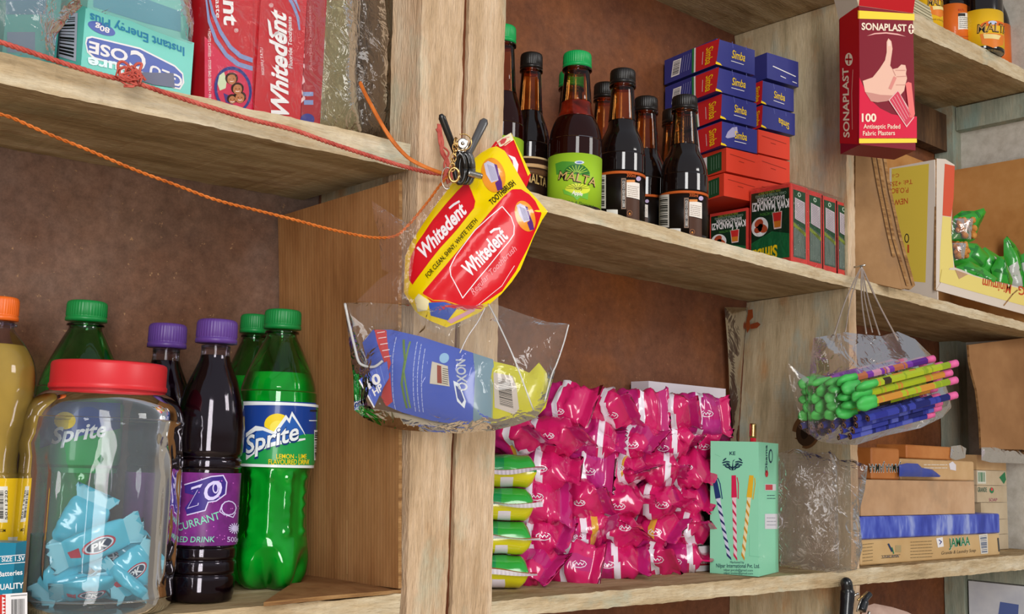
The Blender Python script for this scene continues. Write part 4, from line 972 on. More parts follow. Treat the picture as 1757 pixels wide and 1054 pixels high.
TR = ink('#b8141f', .45, .05); TRD = ink('#98141c', .45, .05); BLG = ink('#7f8db8', .4); PNK = ink('#c92048', .45, .05)
GT = 'red toothpaste cartons in clear wrap'
def tube_box(Ax, Bx, yrow, y, yaw, label, art, base, H_=.30):
    O = Yp(Ax, yrow, y); O.z = zA(O.x)+.0008; f = Plane(O, yaw); w = colpx(O, f.U, Bx)
    m = MB(); m.hexa(O, f.U*w, -f.N*.04, UPV*H_, base); art(m, f); obj('toothpaste_carton', m, label=label, cat='box', group=GT)
    return O+f.U*w
def art_t1(m, f):
    poly(m, f, [(351, 62), (382, 95), (406, 112), (432, 118), (434, 195), (351, 180)], PNK, 1)
    for k in range(10):
        q = 10*k; line(m, f, [(372+5*k, 112+1.2*k), (384+5*k, 130+1.5*k)], .7, ink('#dd6a80', .4), 2)
    for dx, dy in ((0, 0), (13, -14)):
        pts = [(352+dx*.2, 0+dy), (356+dx*.5, 38+dy), (368+dx*.6, 72+dy), (386+dx*.5, 98+dy), (406+dx*.3, 114+dy), (433, 122+dy)]
        pts2 = [(433, 114+dy), (410+dx*.3, 107+dy), (390+dx*.5, 92+dy), (372+dx*.6, 66+dy), (360+dx*.5, 34+dy), (355+dx*.2, 0+dy)]
        poly(m, f, pts+pts2, BLG, 3)
    text(m, f, 'Whitedent', (377, -175), (384, 48), (402, -178), WHB, 5, .045, .25)
    text(m, f, 'Toothpaste', (367, -60), (370, 31), (375, -60), WHB, 5, .01, .1)
    text(m, f, '®', (401, 49), (401, 56), (408, 49), WHB, 5, .0)
    text(m, f, '• FIGHTS CAVITIES • STOPS BAD BREATH • PROTECTS', (356, 50), (357, 190), (361, 50), WHB, 5, .005)
    ell(m, f, 399, 154, 32, 40, ink('#2c3378', .4), 5, rot=-12); ell(m, f, 399, 155, 27, 35, ink('#c42c4c', .4), 6, rot=-12)
    poly(m, f, [(375, 130), (383, 124), (388, 138), (386, 152), (376, 156), (372, 144)], ink('#c9d2ae', .5), 7)
    poly(m, f, [(382, 160), (400, 168), (398, 180), (386, 176)], ink('#4a3a78', .5), 7)
    for (cx, cy, r_) in ((396, 137, 9), (406, 154, 9), (410, 169, 9), (397, 172, 7)):
        ell(m, f, cx, cy-2, r_+2, r_+1, ink('#3a2018', .6), 8); ell(m, f, cx, cy, r_*.85, r_*.95, ink('#b5764e', .6), 9)
        ell(m, f, cx-3, cy-1, 1, .8, ink('#2a1510', .6), 10, n=8); ell(m, f, cx+3, cy-1, 1, .8, ink('#2a1510', .6), 10, n=8); line(m, f, [(cx-3, cy+3), (cx, cy+4), (cx+3, cy+3)], 1.2, ink('#efe0d8', .5), 10)
def art_t2(m, f):
    text(m, f, 'Whitedent', (494, 203), (489, 22), (464, 196), WHB, 5, .05, .2)
    poly(m, f, [(466, 66), (461, 60), (458, 32), (463, 38), (467, 60), (478, 52), (478, 56)], WHB, 5)
    text(m, f, 'Fluoride Toothpaste', (501, 118), (499, 29), (494, 118), WHB, 5, .015, .15)
    text(m, f, 'NGUVU TATU', (453, 129), (450, 82), (448, 129), WHB, 4, .0, .1)
    text(m, f, '®', (468, 13), (468, 6), (461, 13), WHB, 5, .0)
    poly(m, f, [(488, -10), (500, 10), (508, 30), (512, 52), (515, 52), (513, 30), (505, 8), (495, -10)], BLG, 3); poly(m, f, [(497, -10), (506, 6), (513, 20), (515, 20), (508, 0), (502, -10)], BLG, 3)
    line(m, f, [(434.8, -20), (434.8, 186)], .8, TRD, 2)
def art_t3(m, f):
    text(m, f, 'Whitedent', (523, 180), (519, -95), (513, 180), ink('#d9b5b5', .5), 3, .02, .2)
    text(m, f, 'Fluoride Toothpaste', (535, 120), (533, 10), (530, 120), ink('#c98888', .5), 3, .0)
    quad(m, f, 519, 158, 537, 165, BLG, 3); quad(m, f, 521, 172, 537, 180, BLG, 3); ell(m, f, 527, 205, 12, 10, ink('#3a3a80', .4), 3)
e1 = tube_box(351, 434, 168, .030, 3, 'red toothpaste carton with a round family picture, leftmost of the wrapped row', art_t1, TR)
e2 = tube_box(436, 514, 188, .030, 3, 'red toothpaste carton with large white upright brand word in the wrapped row', art_t2, TR)
e3 = tube_box(516, 548, 206, .033, 3, 'narrow red toothpaste carton half clouded by plastic, rightmost of the row', art_t3, TRD)
FIL2 = film('wrinkled clear wrap', '#fcfcfb', 0.0, 0.09, 0.9, 60, 0.05)
def hang_film(name, ol, y, yaw, T, mat, label, cat='plastic bag', amp=.004, fr=18, seed=1, back=True, step=.007, group=None, stretch=(1, 1)):
    pl = Plane(Yp(ol[0][0], ol[0][1], y), yaw); uvp = [pl.uv(*p) for p in ol]; g0 = pillow_fn(uvp, T, max(T, .012))
    def fn(u, v):
        b = g0(u, v); e_ = b/T if T else 1
        p = Vector((u*fr*stretch[0]+seed, v*fr*stretch[1], seed*1.7)); w = noise.noise(p)+.5*abs(noise.noise(p*2.7))-.2
        return b+amp*w*e_
    m = MB(); sheet(m, pl, ol, mat, fn, step)
    if back: sheet(m, pl, ol, mat, lambda u, v: g0(u, v)*.8, step*2, -1)
    return obj(name, m, label=label, cat=cat, group=group) if label else m
hang_film('plastic_wrap', [(346, -40), (556, -40), (560, 60), (556, 130), (562, 205), (530, 206), (470, 194), (400, 178), (340, 164), (344, 80), (341, 30)], .024, 3, .004, FIL2, 'clear plastic wrap stretched round the red toothpaste cartons', 'plastic wrap', .0016, 26, 4, False)
OLV = film('olive tinted clear plastic', '#e2dec9', 0.30, 0.5, 1.0, 55, 0.06, '#a59c7c'); GRY = film('smoky clear plastic', '#e6dccf', 0.18, 0.5, 1.0, 55, 0.06, '#8f7d6b')
hang_film('plastic_bag', [(540, -50), (622, -50), (618, 60), (612, 130), (622, 232), (585, 226), (548, 212), (552, 130), (545, 60)], .040, 8, .012, OLV, 'olive tinted clear bag hanging beside the toothpaste cartons', amp=.006, fr=14, seed=7, stretch=(1.6, .5))
hang_film('plastic_bag', [(612, -50), (676, -50), (675, 60), (672, 150), (668, 235), (640, 236), (618, 226), (612, 120), (618, 40)], .055, 8, .014, GRY, 'crumpled smoky clear bag next to the wooden post', amp=.008, fr=16, seed=11, stretch=(1.3, .8))

# ---- ropes and twine
def smoothpts(P, n=6):
    out = []; L_ = len(P)
    for i in range(L_-1):
        p0, p1, p2, p3 = P[max(i-1, 0)], P[i], P[i+1], P[min(i+2, L_-1)]
        for k in range(n):
            t = k/n; out.append(0.5*((2*p1)+(-p0+p2)*t+(2*p0-5*p1+4*p2-p3)*t*t+(-p0+3*p1-3*p2+p3)*t**3))
    out.append(P[-1]); return out
def twisted(m, P, r, mat, strands=3, pitch=.012, n=6):
    P = smoothpts(P, 14); L_ = 0; acc = [0]
    for a, b in zip(P[:-1], P[1:]): L_ += (b-a).length; acc.append(L_)
    N_ = int(L_/pitch*8)+2; fine = []; j = 0
    for i in range(N_):
        s_ = L_*i/(N_-1)
        while j < len(acc)-2 and acc[j+1] < s_: j += 1
        t = (s_-acc[j])/max(acc[j+1]-acc[j], 1e-9); fine.append(P[j].lerp(P[j+1], t))
    for k in range(strands):
        q = []
        for i, p in enumerate(fine):
            t = (fine[min(i+1, N_-1)]-fine[max(i-1, 0)]).normalized(); a = t.orthogonal().normalized() if i == 0 else a_
            a = (a-t*a.dot(t)).normalized(); a_ = a; b = t.cross(a); ph = 2*PI*(L_*i/(N_-1)/pitch+k/strands)
            q.append(p+(a*math.cos(ph)+b*math.sin(ph))*r*.55)
        m.tube(q, r*.55, mat, n)
def pxpath(pts, y): return [Yp(a, b, (y if not isinstance(y, (list, tuple)) else y[i])) for i, (a, b) in enumerate(pts)]
RROPE = mixed('faded red nylon rope', ['#a8443a', '#c4594c', '#cf6a5c'], (1, 1, 1), .6, 4, .3, 1, None, nscale=60); OTW = mixed('orange nylon twine', ['#b35a1c', '#cc6d26', '#d97a34'], (1, 1, 1), .5, 4, .3, 1, None, nscale=60)
m = MB(); twisted(m, pxpath([(-30, 62), (0, 72), (60, 92), (120, 112), (180, 130), (232, 142), (300, 165), (370, 187), (430, 205), (500, 222), (560, 243), (620, 263), (690, 285), (735, 296), (768, 300)], -.012), .0019, RROPE)
obj('rope', m, label='faded red twisted rope stretched along the front of the upper left shelf', cat='rope')
m = MB(); rd = random.Random(5)
for k in range(12):
    c = Yp(222+rd.uniform(-10, 12), 134+rd.uniform(-8, 6), -.014); q = rd.uniform(0, 6.28); rr = rd.uniform(.003, .007)
    m.tube([c+Vector((rr*math.cos(q+t*.9), -.003+.002*math.sin(t*2+k), rr*.8*math.sin(q+t*.9))) for t in range(7)], .0008, RROPE, 6)
m.tube(smoothpts(pxpath([(224, 140), (206, 128), (203, 110), (212, 106), (222, 116), (214, 128)], -.014)), .0011, RROPE, 6)
m.tube(smoothpts(pxpath([(222, 136), (232, 112), (243, 110), (240, 124), (250, 138)], -.014)), .0011, RROPE, 6)
obj('rope_knot', m, label='frayed red knot tied on the rope in front of the glucose box', cat='knot')
m = MB(); twisted(m, pxpath([(-30, 186), (0, 196), (20, 202), (60, 220), (100, 237), (150, 257), (230, 291), (300, 317), (370, 343), (440, 361), (500, 376), (560, 392), (610, 403), (645, 408), (678, 405), (700, 387), (730, 352), (752, 322), (770, 300)], -.028), .0013, OTW, 2, .010)
obj('twine', m, label='orange twine sagging across the soft drink bay to the clip', cat='twine')
m = MB()
for k in range(5): m.tube(smoothpts([p+Vector((.0007*math.sin(k*2.1+i), 0, .0007*math.cos(k*1.7+i))) for i, p in enumerate(pxpath([(618, 142), (632, 172), (652, 208), (676, 245), (700, 270), (728, 286), (760, 298)], [.01, 0, -.01, -.016, -.02, -.026, -.03]))]), .0012, OTW, 6)
obj('twine', m, label='loose orange twine coming down from the crumpled bag to the post', cat='twine')
m = MB(); rd = random.Random(9)
for k in range(7):
    pts = [(752+rd.uniform(-4, 4), 225+rd.uniform(-14, 4)), (758+rd.uniform(-5, 5), 245), (764+rd.uniform(-8, 8), 262), (770+rd.uniform(-8, 8), 282), (768+rd.uniform(-10, 10), 305+rd.uniform(0, 12))]
    m.tube(smoothpts(pxpath(pts, -.022)), .0010, RROPE, 6)
obj('rope_end', m, label='frayed red rope ends hanging against the post beside the clip', cat='rope')

# ================================================================== hanging at the post: clip, toothbrush packets, bag
STL = pbr('worn steel', '#b9b4ac', .25, metal=1.0); GLD = pbr('brass chain', '#c9a468', .28, metal=1.0); BLM = pbr('black painted metal', '#171514', .3, coat=.4); GYM = pbr('grey painted metal', '#4c4a4b', .32, coat=.3)
PY = YEL2 = ink('#f4d400', .25, .35); PR = ink('#d41624', .3, .2); PW2 = ink('#efe6ea', .4, .1); PORG = ink('#e8931e', .25, .4); PPU = ink('#5b2a7a', .3, .3); PBR = ink('#c9c4d8', .3, .2)
def toothbrush_art(m, d, cx, cy, rx, ry, rot):
    ell(m, d, cx, cy, rx, ry, PORG, 3, rot=rot)
    c, s_ = math.cos(math.radians(rot)), math.sin(math.radians(rot)); T = lambda a, b: (cx+a*rx*c-b*ry*s_, cy+a*rx*s_+b*ry*c)
    poly(m, d, [T(-.55, -.75), T(-.15, -.85), T(.30, -.60), T(.34, .35), T(-.30, .40), T(-.55, -.1)], PBR, 4)
    for k in range(7): line(m, d, [T(-.25+.08*k, -.65+.04*k), T(-.22+.08*k, .3)], .8, ink('#9d98b8', .3), 5)
    poly(m, d, [T(.30, -.60), T(.52, -.5), T(.50, 0), T(.58, .5), T(.50, .92), T(.05, .95), T(.0, .45), T(.34, .35)], PPU, 4)
root = empty('spring_clip', Yp(790, 275, -0.0810), 'black steel spring clip with brass chain hanging in front of the post', 'clip')
def flat_lever(a, b, w0, w1, th, mat, y):
    A, B = Yp(a[0], a[1], y), Yp(b[0], b[1], y-.004); D = (B-A).normalized(); Nn = (CAM-A).normalized(); S = D.cross(Nn).normalized(); n = 12; m = MB(); vs = []; fs = []
    for i in range(n+1):
        t = i/n; p = A.lerp(B, t); w = (w0+(w1-w0)*t)*(1 if i < n else .45); bow = math.sin(PI*t)*.0012
        for k in range(8):
            q = 2*PI*k/8; vs.append(p+S*(math.cos(q)*w)+Nn*(math.sin(q)*th+bow))
    for i in range(n):
        for k in range(8): fs.append((i*8+k, i*8+(k+1) % 8, (i+1)*8+(k+1) % 8, (i+1)*8+k))
    fs += [tuple(range(8)), tuple(n*8+k for k in range(8))]; m.add(vs, fs, mat, True); return m
obj('handle', flat_lever((784, 268), (756, 196), .0026, .0032, .0016, BLM, -0.0810), root)
obj('handle', flat_lever((802, 268), (833, 204), .0030, .0040, .0020, GYM, -0.0810), root, label='grey handle with worn shine')
P0 = Yp(794, 246, -0.0880); fz = (CAM-P0).normalized(); fx_ = CR.copy(); fx_ = (fx_-fz*fx_.dot(fz)).normalized(); fy_ = fz.cross(fx_)
m = MB(); m.lathe([(0, -.001), (.0044, -.001), (.0044, .0012), (.0036, .0018), (0, .0018)], P0, STL, 32, smooth=False, axis=(fx_, fy_, fz)); m.lathe([(0, .0018), (.0018, .0018), (.0015, .003), (0, .003)], P0, STL, 20, axis=(fx_, fy_, fz))
pl = Plane(P0-fz*.001, U=fx_, V=fy_); obj('pivot', m, root)
m = MB(); pts = [Yp(794+15*math.cos(q/20*2*PI), 246-2+14*math.sin(q/20*2*PI), -0.0895) for q in range(14, 33)]; m.tube(pts, .0006, GLD, 6); obj('spring_wire', m, root)
m = MB(); U_ = [(782, 244), (808, 236), (812, 262), (790, 268)]
pa = [Yp(a, b, -0.0860) for a, b in [(783, 250), (790, 240), (800, 240), (803, 252), (790, 266)]]; m.add(pa+[p-fz*.0015 for p in pa], [(0, 1, 2, 3, 4)]+[(i, (i+1) % 5, (i+1) % 5+5, i+5) for i in range(5)], STL); obj('bracket', m, root)
m = MB()
for (dx, rr, mm) in ((0, .0062, BLM), (8, .0058, BLM), (14, .005, GYM)):
    c = Yp(789+dx, 289, -0.0820+dx*.0002); N_ = 18; pts = [c+fx_*(.0044*math.cos(2*PI*k/N_))+fy_*(.0125*math.sin(2*PI*k/N_)) for k in range(N_+1)]; m.tube(pts, .0022, mm, 8)
obj('jaw', m, root)
m = MB(); A = Yp(803, 297, -0.0860); B = Yp(826, 303, -0.0890); D = (B-A); L_ = D.length; D.normalize(); a_ = D.orthogonal().normalized(); b_ = D.cross(a_)
m.lathe([(.0029, 0)]+[(.0029-(.0006 if k % 2 else 0), L_*k/18) for k in range(1, 18)]+[(.0026, L_), (0, L_)], A, STL, 24, axis=(a_, b_, D)); obj('bolt', m, root)
m = MB()
for i, (a, b) in enumerate([(783, 244), (781, 253), (780, 262), (778, 271), (777, 279), (776, 287)]):
    c = Yp(a, b, -0.0910); u = fx_ if i % 2 else (fx_*.4+fz*.9); pts = [c+u*(.0022*math.cos(2*PI*k/12))+fy_*(.0036*math.sin(2*PI*k/12)) for k in range(13)]; m.tube(pts, .0006, GLD, 6)
obj('chain', m, root)
m = MB(); c = Yp(779, 300, -0.0910); m.tube([c+fx_*(.0042*math.cos(2*PI*k/16))+fy_*(.0058*math.sin(2*PI*k/16)) for k in range(17)], .0011, GLD, 8)
c = Yp(767, 306, -0.0900); m.tube([c+fx_*(.0045*math.cos(k*.35+1))+fy_*(.009*math.sin(k*.35+1)) for k in range(13)], .0005, STL, 6); obj('hook', m, root)

# toothbrush packet: front one
out1 = [(799, 284), (826, 262), (840, 254), (852, 251), (866, 259), (874, 272), (890, 300), (903, 322), (922, 342), (940, 363), (930, 378), (915, 408), (893, 462), (878, 484), (860, 505), (824, 536), (790, 552), (766, 562), (741, 552), (720, 541), (711, 532), (693, 502), (695, 440), (706, 415), (726, 384), (752, 346)]
OP = Yp(800, 400, -.060); pl1 = Plane(OP, -50); uv1 = [pl1.uv(*p) for p in out1]
fn1 = pillow_fn(uv1, .010, .010, .0012, 40, 2)
ra, rb = pl1.uv(725, 520), pl1.uv(895, 318)
def fnA(u, v): return fn1(u, v)+.006*math.exp(-(seg_d((u, v), ra, rb)/.010)**2)*min(1, fn1(u, v)/.006)
m = MB(); sheet(m, pl1, out1, PY, fnA, .004); sheet(m, pl1, out1, PY, lambda u, v: fn1(u, v)*.8, .008, -1)
d = Drape(pl1, m, .004)
poly(m, d, [(804, 315), (812, 332), (819, 350), (817, 362), (790, 396), (760, 428), (711, 491), (704, 482), (703, 468), (706, 445), (717, 420), (745, 380), (770, 350), (787, 331)], PR, 1)
poly(m, d, [(731, 507), (770, 462), (820, 402), (868, 344), (882, 331), (896, 328), (909, 335), (919, 346), (930, 368), (921, 392), (905, 428), (886, 466), (862, 500), (842, 514), (815, 531), (799, 535), (786, 525), (765, 521), (745, 522)], PR, 1)
line(m, d, [(779, 478), (778, 465), (788, 445), (820, 402), (866, 361), (880, 377), (885, 392), (884, 406), (876, 418), (840, 462), (797, 514)], 1.6, PW2, 3, True)
toothbrush_art(m, d, 849, 305, 20, 31, -14); toothbrush_art(m, d, 903, 374, 16, 26, -16)
text(m, d, 'Whitedent', (730, 450), (805, 369), (717, 428), PW2, 4, .05, .0); line(m, d, [(775, 361), (782, 355), (791, 350)], 4, PW2, 4)
text(m, d, 'Whitedent', (810, 480), (875, 411), (795, 461), PW2, 4, .05, .0); line(m, d, [(846, 404), (852, 399), (861, 397)], 3.6, PW2, 4)
text(m, d, 'FOR CLEAN, SHINY, WHITE TEETH', (740, 482), (825, 386), (734, 475), BK, 4, .015)
text(m, d, 'TOOTHBRUSH', (849, 359), (888, 321), (842, 350), BK, 4, .03)
text(m, d, 'Regular Toothbrush', (815, 509), (889, 431), (809, 501), ink('#e8949a', .3), 4, .01, .2)
line(m, d, [(823, 524), (862, 492), (884, 458)], 1, ink('#f0c8cc', .3), 3)
poly(m, d, [(740, 523), (765, 521), (790, 528), (770, 551), (741, 543)], ink('#2b4fae', .3, .4), 3); poly(m, d, [(715, 516), (724, 508), (742, 520), (736, 535), (718, 536)], ink('#e9dcae', .3, .4), 3)
poly(m, d, [(800, 537), (822, 524), (815, 535), (775, 556), (768, 552)], ink('#dca0b4', .3, .4), 3)
line(m, d, [(729, 508), (748, 519), (768, 519), (790, 526), (802, 534)], 1.6, ink('#e0a41c', .3), 4)
poly(m, d, [(736, 548), (741, 551), (755, 573), (748, 568)], PY, 2)
tp = empty('toothbrush_packet', OP, 'yellow and red toothbrush packet in front, hanging tilted from the clip', 'packet', 'toothbrush packets on the clip')
obj('wrapper', m, tp)
CLR = film('clear packet window', '#ffffff', .05, .8, .5, 40, .05)
out1b = [(711, 532), (741, 552), (766, 562), (800, 547), (824, 536), (812, 548), (778, 566), (770, 580), (760, 572), (742, 571), (722, 556)]
m = MB(); p_ = Plane(OP, -50); sheet(m, p_, out1b, CLR, pillow_fn([p_.uv(*q) for q in out1b], .003, .006, .001, 40, 2), .004); obj('clear_tail', m, tp)
out2 = [(836, 262), (850, 243), (866, 234), (877, 228), (890, 255), (911, 300), (903, 322), (892, 335), (870, 350), (820, 330), (815, 290)]
OP2 = Yp(870, 270, -.030); pl2 = Plane(OP2, -45); uv2 = [pl2.uv(*p) for p in out2]; fn2 = pillow_fn(uv2, .006, .008, .001, 40, 5)
m = MB(); sheet(m, pl2, out2, PR, fn2, .004); sheet(m, pl2, out2, PR, fn2, .008, -1); d = Drape(pl2, m, .004)
poly(m, d, [(852, 243), (866, 234), (877, 228), (882, 240), (868, 252), (858, 254)], ink('#e6ddb8', .3, .3), 1)
poly(m, d, [(858, 244), (864, 238), (870, 240), (866, 248), (860, 250)], ink('#c94a4a', .3), 3); line(m, d, [(850, 252), (862, 240), (874, 236)], 1.4, ink('#e08a8a', .3), 3); line(m, d, [(862, 254), (876, 243)], 1.2, PR, 3)
poly(m, d, [(877, 229), (881, 231), (911, 297), (906, 303)], PY, 3)
poly(m, d, [(872, 268), (884, 272), (890, 284), (888, 300), (882, 290), (880, 278)], PW2, 3)
obj('toothbrush_packet', m, label='red and white toothbrush packet mostly hidden behind the yellow one', cat='packet', group='toothbrush packets on the clip')

# clear bag with blue and yellow packages
BAGF = film('glossy clear bag film', '#fefefd', 0.05, 0.6, .8, 34, 0.045, '#d8cfc4')
outB = [(590, 520), (630, 519), (700, 523), (760, 512), (815, 522), (850, 522), (900, 540), (940, 553), (977, 556), (968, 588), (955, 628), (938, 690), (921, 717), (885, 730), (847, 739), (790, 744), (741, 742), (690, 738), (655, 731), (625, 718), (608, 704), (606, 646), (598, 580)]
OB = Yp(770, 640, -.055); plB = Plane(OB, -50); uvB = [plB.uv(*p) for p in outB]
def taper(fn, vtop, vbot, lo=.25):
    return lambda u, v: fn(u, v)*(lo+(1-lo)*max(0, min(1, (vtop-v)/(vtop-vbot))))
vt = plB.uv(770, 520)[1]; vb = plB.uv(770, 660)[1]
fB = pillow_fn(uvB, .026, .018, 0)
def wrB(u, v):
    p = Vector((u*16, v*11, 3)); w = noise.noise(p)*.005+abs(noise.noise(p*2.4))*.0045+abs(noise.noise(Vector((u*60+v*20, v*14, 7))))*.002
    return w
fBf = lambda u, v: taper(fB, vt, vb)(u, v)+wrB(u, v)*min(1, fB(u, v)/.012)
broot = empty('clear_bag', OB, 'glossy clear plastic bag hanging below the toothbrush packet, holding blue and yellow packages', 'plastic bag')
m = MB(); sheet(m, plB, outB, BAGF, fBf, .005); sheet(m, plB, outB, BAGF, lambda u, v: taper(fB, vt, vb)(u, v)*.8+wrB(v, u)*.5*min(1, fB(u, v)/.012), .01, -1)
obj('bag_film', m, broot)
SEAM = film('bright bag seam', '#f4f4f4', .5, .9, .2, 20, .05, '#f2f0ee')
m = MB(); m.tube(smoothpts([plB.at(a, b, h) for a, b, h in [(594, 522, .004), (603, 560, .006), (614, 598, .010), (622, 622, .013), (632, 630, .014), (650, 632, .015), (664, 622, .015)]]), .0013, SEAM, 6)
obj('fold_crease', m, broot); m = MB()
m.tube(smoothpts([plB.at(a, b, h) for a, b, h in [(843, 526, .016), (862, 560, .026), (890, 620, .030), (915, 690, .024), (920, 706, .018)]]), .0007, SEAM, 6)
obj('fold_crease', m, broot); m = MB()
m.tube(smoothpts([plB.at(a, b, h) for a, b, h in [(838, 532, .016), (828, 560, .026), (812, 585, .028), (800, 612, .030)]]), .0006, SEAM, 6)
obj('fold_crease', m, broot); m = MB()
m.tube(smoothpts([plB.at(a, b, h) for a, b, h in [(976, 558, .002), (968, 590, .004), (956, 626, .005), (948, 645, .006), (936, 690, .006)]]), .0007, SEAM, 6)
obj('fold_crease', m, broot)
outF = [(638, 345), (655, 356), (678, 372), (700, 384), (738, 344), (768, 312), (772, 322), (742, 360), (716, 398), (712, 430), (706, 470), (700, 505), (716, 522), (640, 519), (612, 517), (650, 480), (668, 468), (655, 462), (652, 430), (650, 400), (642, 375)]
FLAP = film('faint pinkish clear film', '#f6ece6', .12, .35, .8, 60, .08, '#c09a86')
m = MB(); pf = Plane(Yp(690, 420, -.036), -48); uvf = [pf.uv(*p) for p in outF]; gf = pillow_fn(uvf, .006, .012, .003, 24, 8); sheet(m, pf, outF, FLAP, gf, .006); obj('gathered_film', m, broot)
# packages in the bag
BLP = ink('#3d57b8', .3, .4); BLP2 = ink('#2f4596', .3, .4)
o1 = [(622, 588), (640, 566), (672, 566), (720, 577), (760, 590), (800, 602), (846, 617), (850, 650), (848, 700), (842, 728), (800, 732), (740, 722), (690, 708), (662, 696), (646, 668), (632, 632)]
O1 = plB.at(740, 650, -.006); p1 = Plane(O1, -50); u1 = [p1.uv(*p) for p in o1]; f1 = pillow_fn(u1, .012, .014, .0012, 30, 3)
m = MB(); sheet(m, p1, o1, BLP, f1, .005); sheet(m, p1, o1, BLP2, f1, .01, -1); d = Drape(p1, m, .004)
RD2 = ink('#c43a3c', .3, .3); SLV = ink('#b9bfc8', .3, .3)
poly(m, d, [(640, 558), (664, 568), (676, 626), (670, 640), (655, 600)], RD2, 1)
poly(m, d, [(668, 650), (674, 640), (676, 690), (660, 700), (650, 690)], RD2, 1)
for k, (a, b) in enumerate([(655, 572), (659, 582), (663, 593), (667, 604), (670, 615)]): line(m, d, [(a-6, b), (a+6, b-2)], 1.4, ink('#e8d5d8', .3), 3)
line(m, d, [(695, 585), (700, 620), (694, 660), (700, 700)], 4, ink('#5c7a3a', .3), 2); line(m, d, [(706, 588), (698, 640), (706, 700)], 3, ink('#6c8a4a', .3), 2)
for x_, y0, y1 in ((682, 580, 700), (718, 588, 700), (725, 592, 705), (732, 600, 708)):
    rd = random.Random(x_); y_ = y0
    while y_ < y1: L_ = rd.uniform(3, 9); line(m, d, [(x_+(y_-y0)*.02-6*math.sin((y_-y0)/60), y_), (x_+(y_-y0)*.02-6*math.sin((y_+L_-y0)/60), y_+L_)], 1.3, ink('#aab6e0', .4), 2); y_ += L_+2
poly(m, d, [(745, 622), (772, 630), (776, 665), (742, 660)], ink('#c9c0b0', .5), 2); poly(m, d, [(754, 628), (761, 630), (763, 660), (755, 659)], ink('#8e3a2a', .5), 3)
for k in range(8): line(m, d, [(764, 634+3.6*k), (773, 636+3.6*k)], 1.2, ink('#4a4038', .5), 3)
ell(m, d, 765, 616, 8, 9, ink('#8fb8dc', .4), 2)
text(m, d, 'OXON', (806, 672), (800, 618), (790, 672), SLV, 3, .04); poly(m, d, [(782, 655), (792, 660), (803, 690), (800, 702), (788, 690)], ink('#dfe6ef', .3), 2); poly(m, d, [(786, 663), (793, 668), (800, 688), (796, 694), (789, 684)], BLP2, 3)
poly(m, d, [(812, 606), (846, 617), (850, 650), (848, 700), (842, 728), (812, 731), (816, 690), (818, 640)], ink('#6f8c9c', .3, .4), 1)
obj('blue_packet', m, label='blue printed packet lying inside the hanging clear bag', cat='packet')
o2 = [(838, 618), (880, 628), (908, 640), (925, 622), (938, 640), (944, 668), (936, 700), (920, 716), (880, 728), (838, 735), (826, 700), (828, 650)]
O2_ = plB.at(880, 680, -.009); p2 = Plane(O2_, -48); u2 = [p2.uv(*p) for p in o2]; f2 = pillow_fn(u2, .010, .012, .0016, 34, 6)
YG = ink('#c9c22a', .3, .4); m = MB(); sheet(m, p2, o2, YG, f2, .005); sheet(m, p2, o2, YG, f2, .01, -1); d = Drape(p2, m, .004)
poly(m, d, [(848, 640), (880, 646), (888, 665), (892, 702), (884, 712), (850, 700)], ink('#c9bdb4', .5), 1)
bars(m, d, [(852, 644), (882, 652), (886, 706), (856, 698)], INKD, 24, 3, 4, None, 1)
poly(m, d, [(826, 640), (840, 636), (848, 660), (846, 720), (832, 725)], ink('#8fa08a', .4, .3), 1)
obj('yellow_packet', m, label='yellow green packet with a barcode inside the hanging clear bag', cat='packet')
O3 = plB.at(650, 655, .012); p3 = Plane(O3, -46); m = MB()
tq = [(616, 652), (640, 634), (664, 620), (668, 648), (654, 672), (642, 699)]; u3 = [p3.uv(*q) for q in tq]
poly(m, p3, tq, BLP, 1); poly(m, p3, tq, BLP2, -4); line(m, p3, [(617, 653), (642, 699)], 2.4, WHB, 3)
for k in range(5): line(m, p3, [(624+7*k, 648-5*k), (640+5*k, 690-8*k)], .6, ink('#7f93d8', .4), 2)
text(m, p3, '10', (633, 668), (655, 655), (627, 652), WHB, 4, .06); text(m, p3, 'HP', (643, 680), (658, 668), (638, 669), WHB, 4, .05)
obj('price_tag_card', m, label='small blue card marked 10 at the left end inside the hanging bag', cat='card')
m = MB(); pp = Plane(plB.at(740, 725, -.012), -50); o4 = [(632, 700), (700, 712), (800, 734), (842, 738), (780, 742), (700, 738), (650, 728), (626, 716)]; sheet(m, pp, o4, ink('#b5a58c', .4, .3), pillow_fn([pp.uv(*q) for q in o4], .006, .006, .001, 30, 2), .006)
obj('beige_packet', m, label='beige packet lying along the bottom of the hanging clear bag', cat='packet')

# ================================================================== stacked snack packets in the lower middle bay
PK1 = ink('#cc1c62', .2, .7); PK2 = ink('#b8206e', .2, .7); PK3 = ink('#b3247a', .22, .7); PWH = ink('#e9dfea', .25, .5); PYL = ink('#d9a23a', .25, .5); PRD = ink('#cf2436', .22, .6); NV = ink('#2d2a6a', .3, .4)
GPK = 'magenta snack packets stacked in the lower middle bay'
rowname = ['bottom row', 'second row from the bottom', 'third row from the bottom', 'third row from the top', 'second row from the top', 'top row']
rowpy = [(1012, 962), (962, 908), (908, 852), (852, 796), (796, 742), (742, 678)]
nums = ['first', 'second', 'third', 'fourth', 'fifth', 'sixth']
cols_px = {0: [912, 990, 1060, 1120, 1172], 1: [930, 1003, 1066, 1122, 1180], 2: [925, 1000, 1065, 1130, 1180], 3: [935, 1005, 1070, 1130, 1182], 4: [880, 950, 1022, 1085, 1150, 1200], 5: [972, 1040, 1098, 1150, 1202]}
zb_ = zC(0.1)
HROW = .0345
rd = random.Random(11)
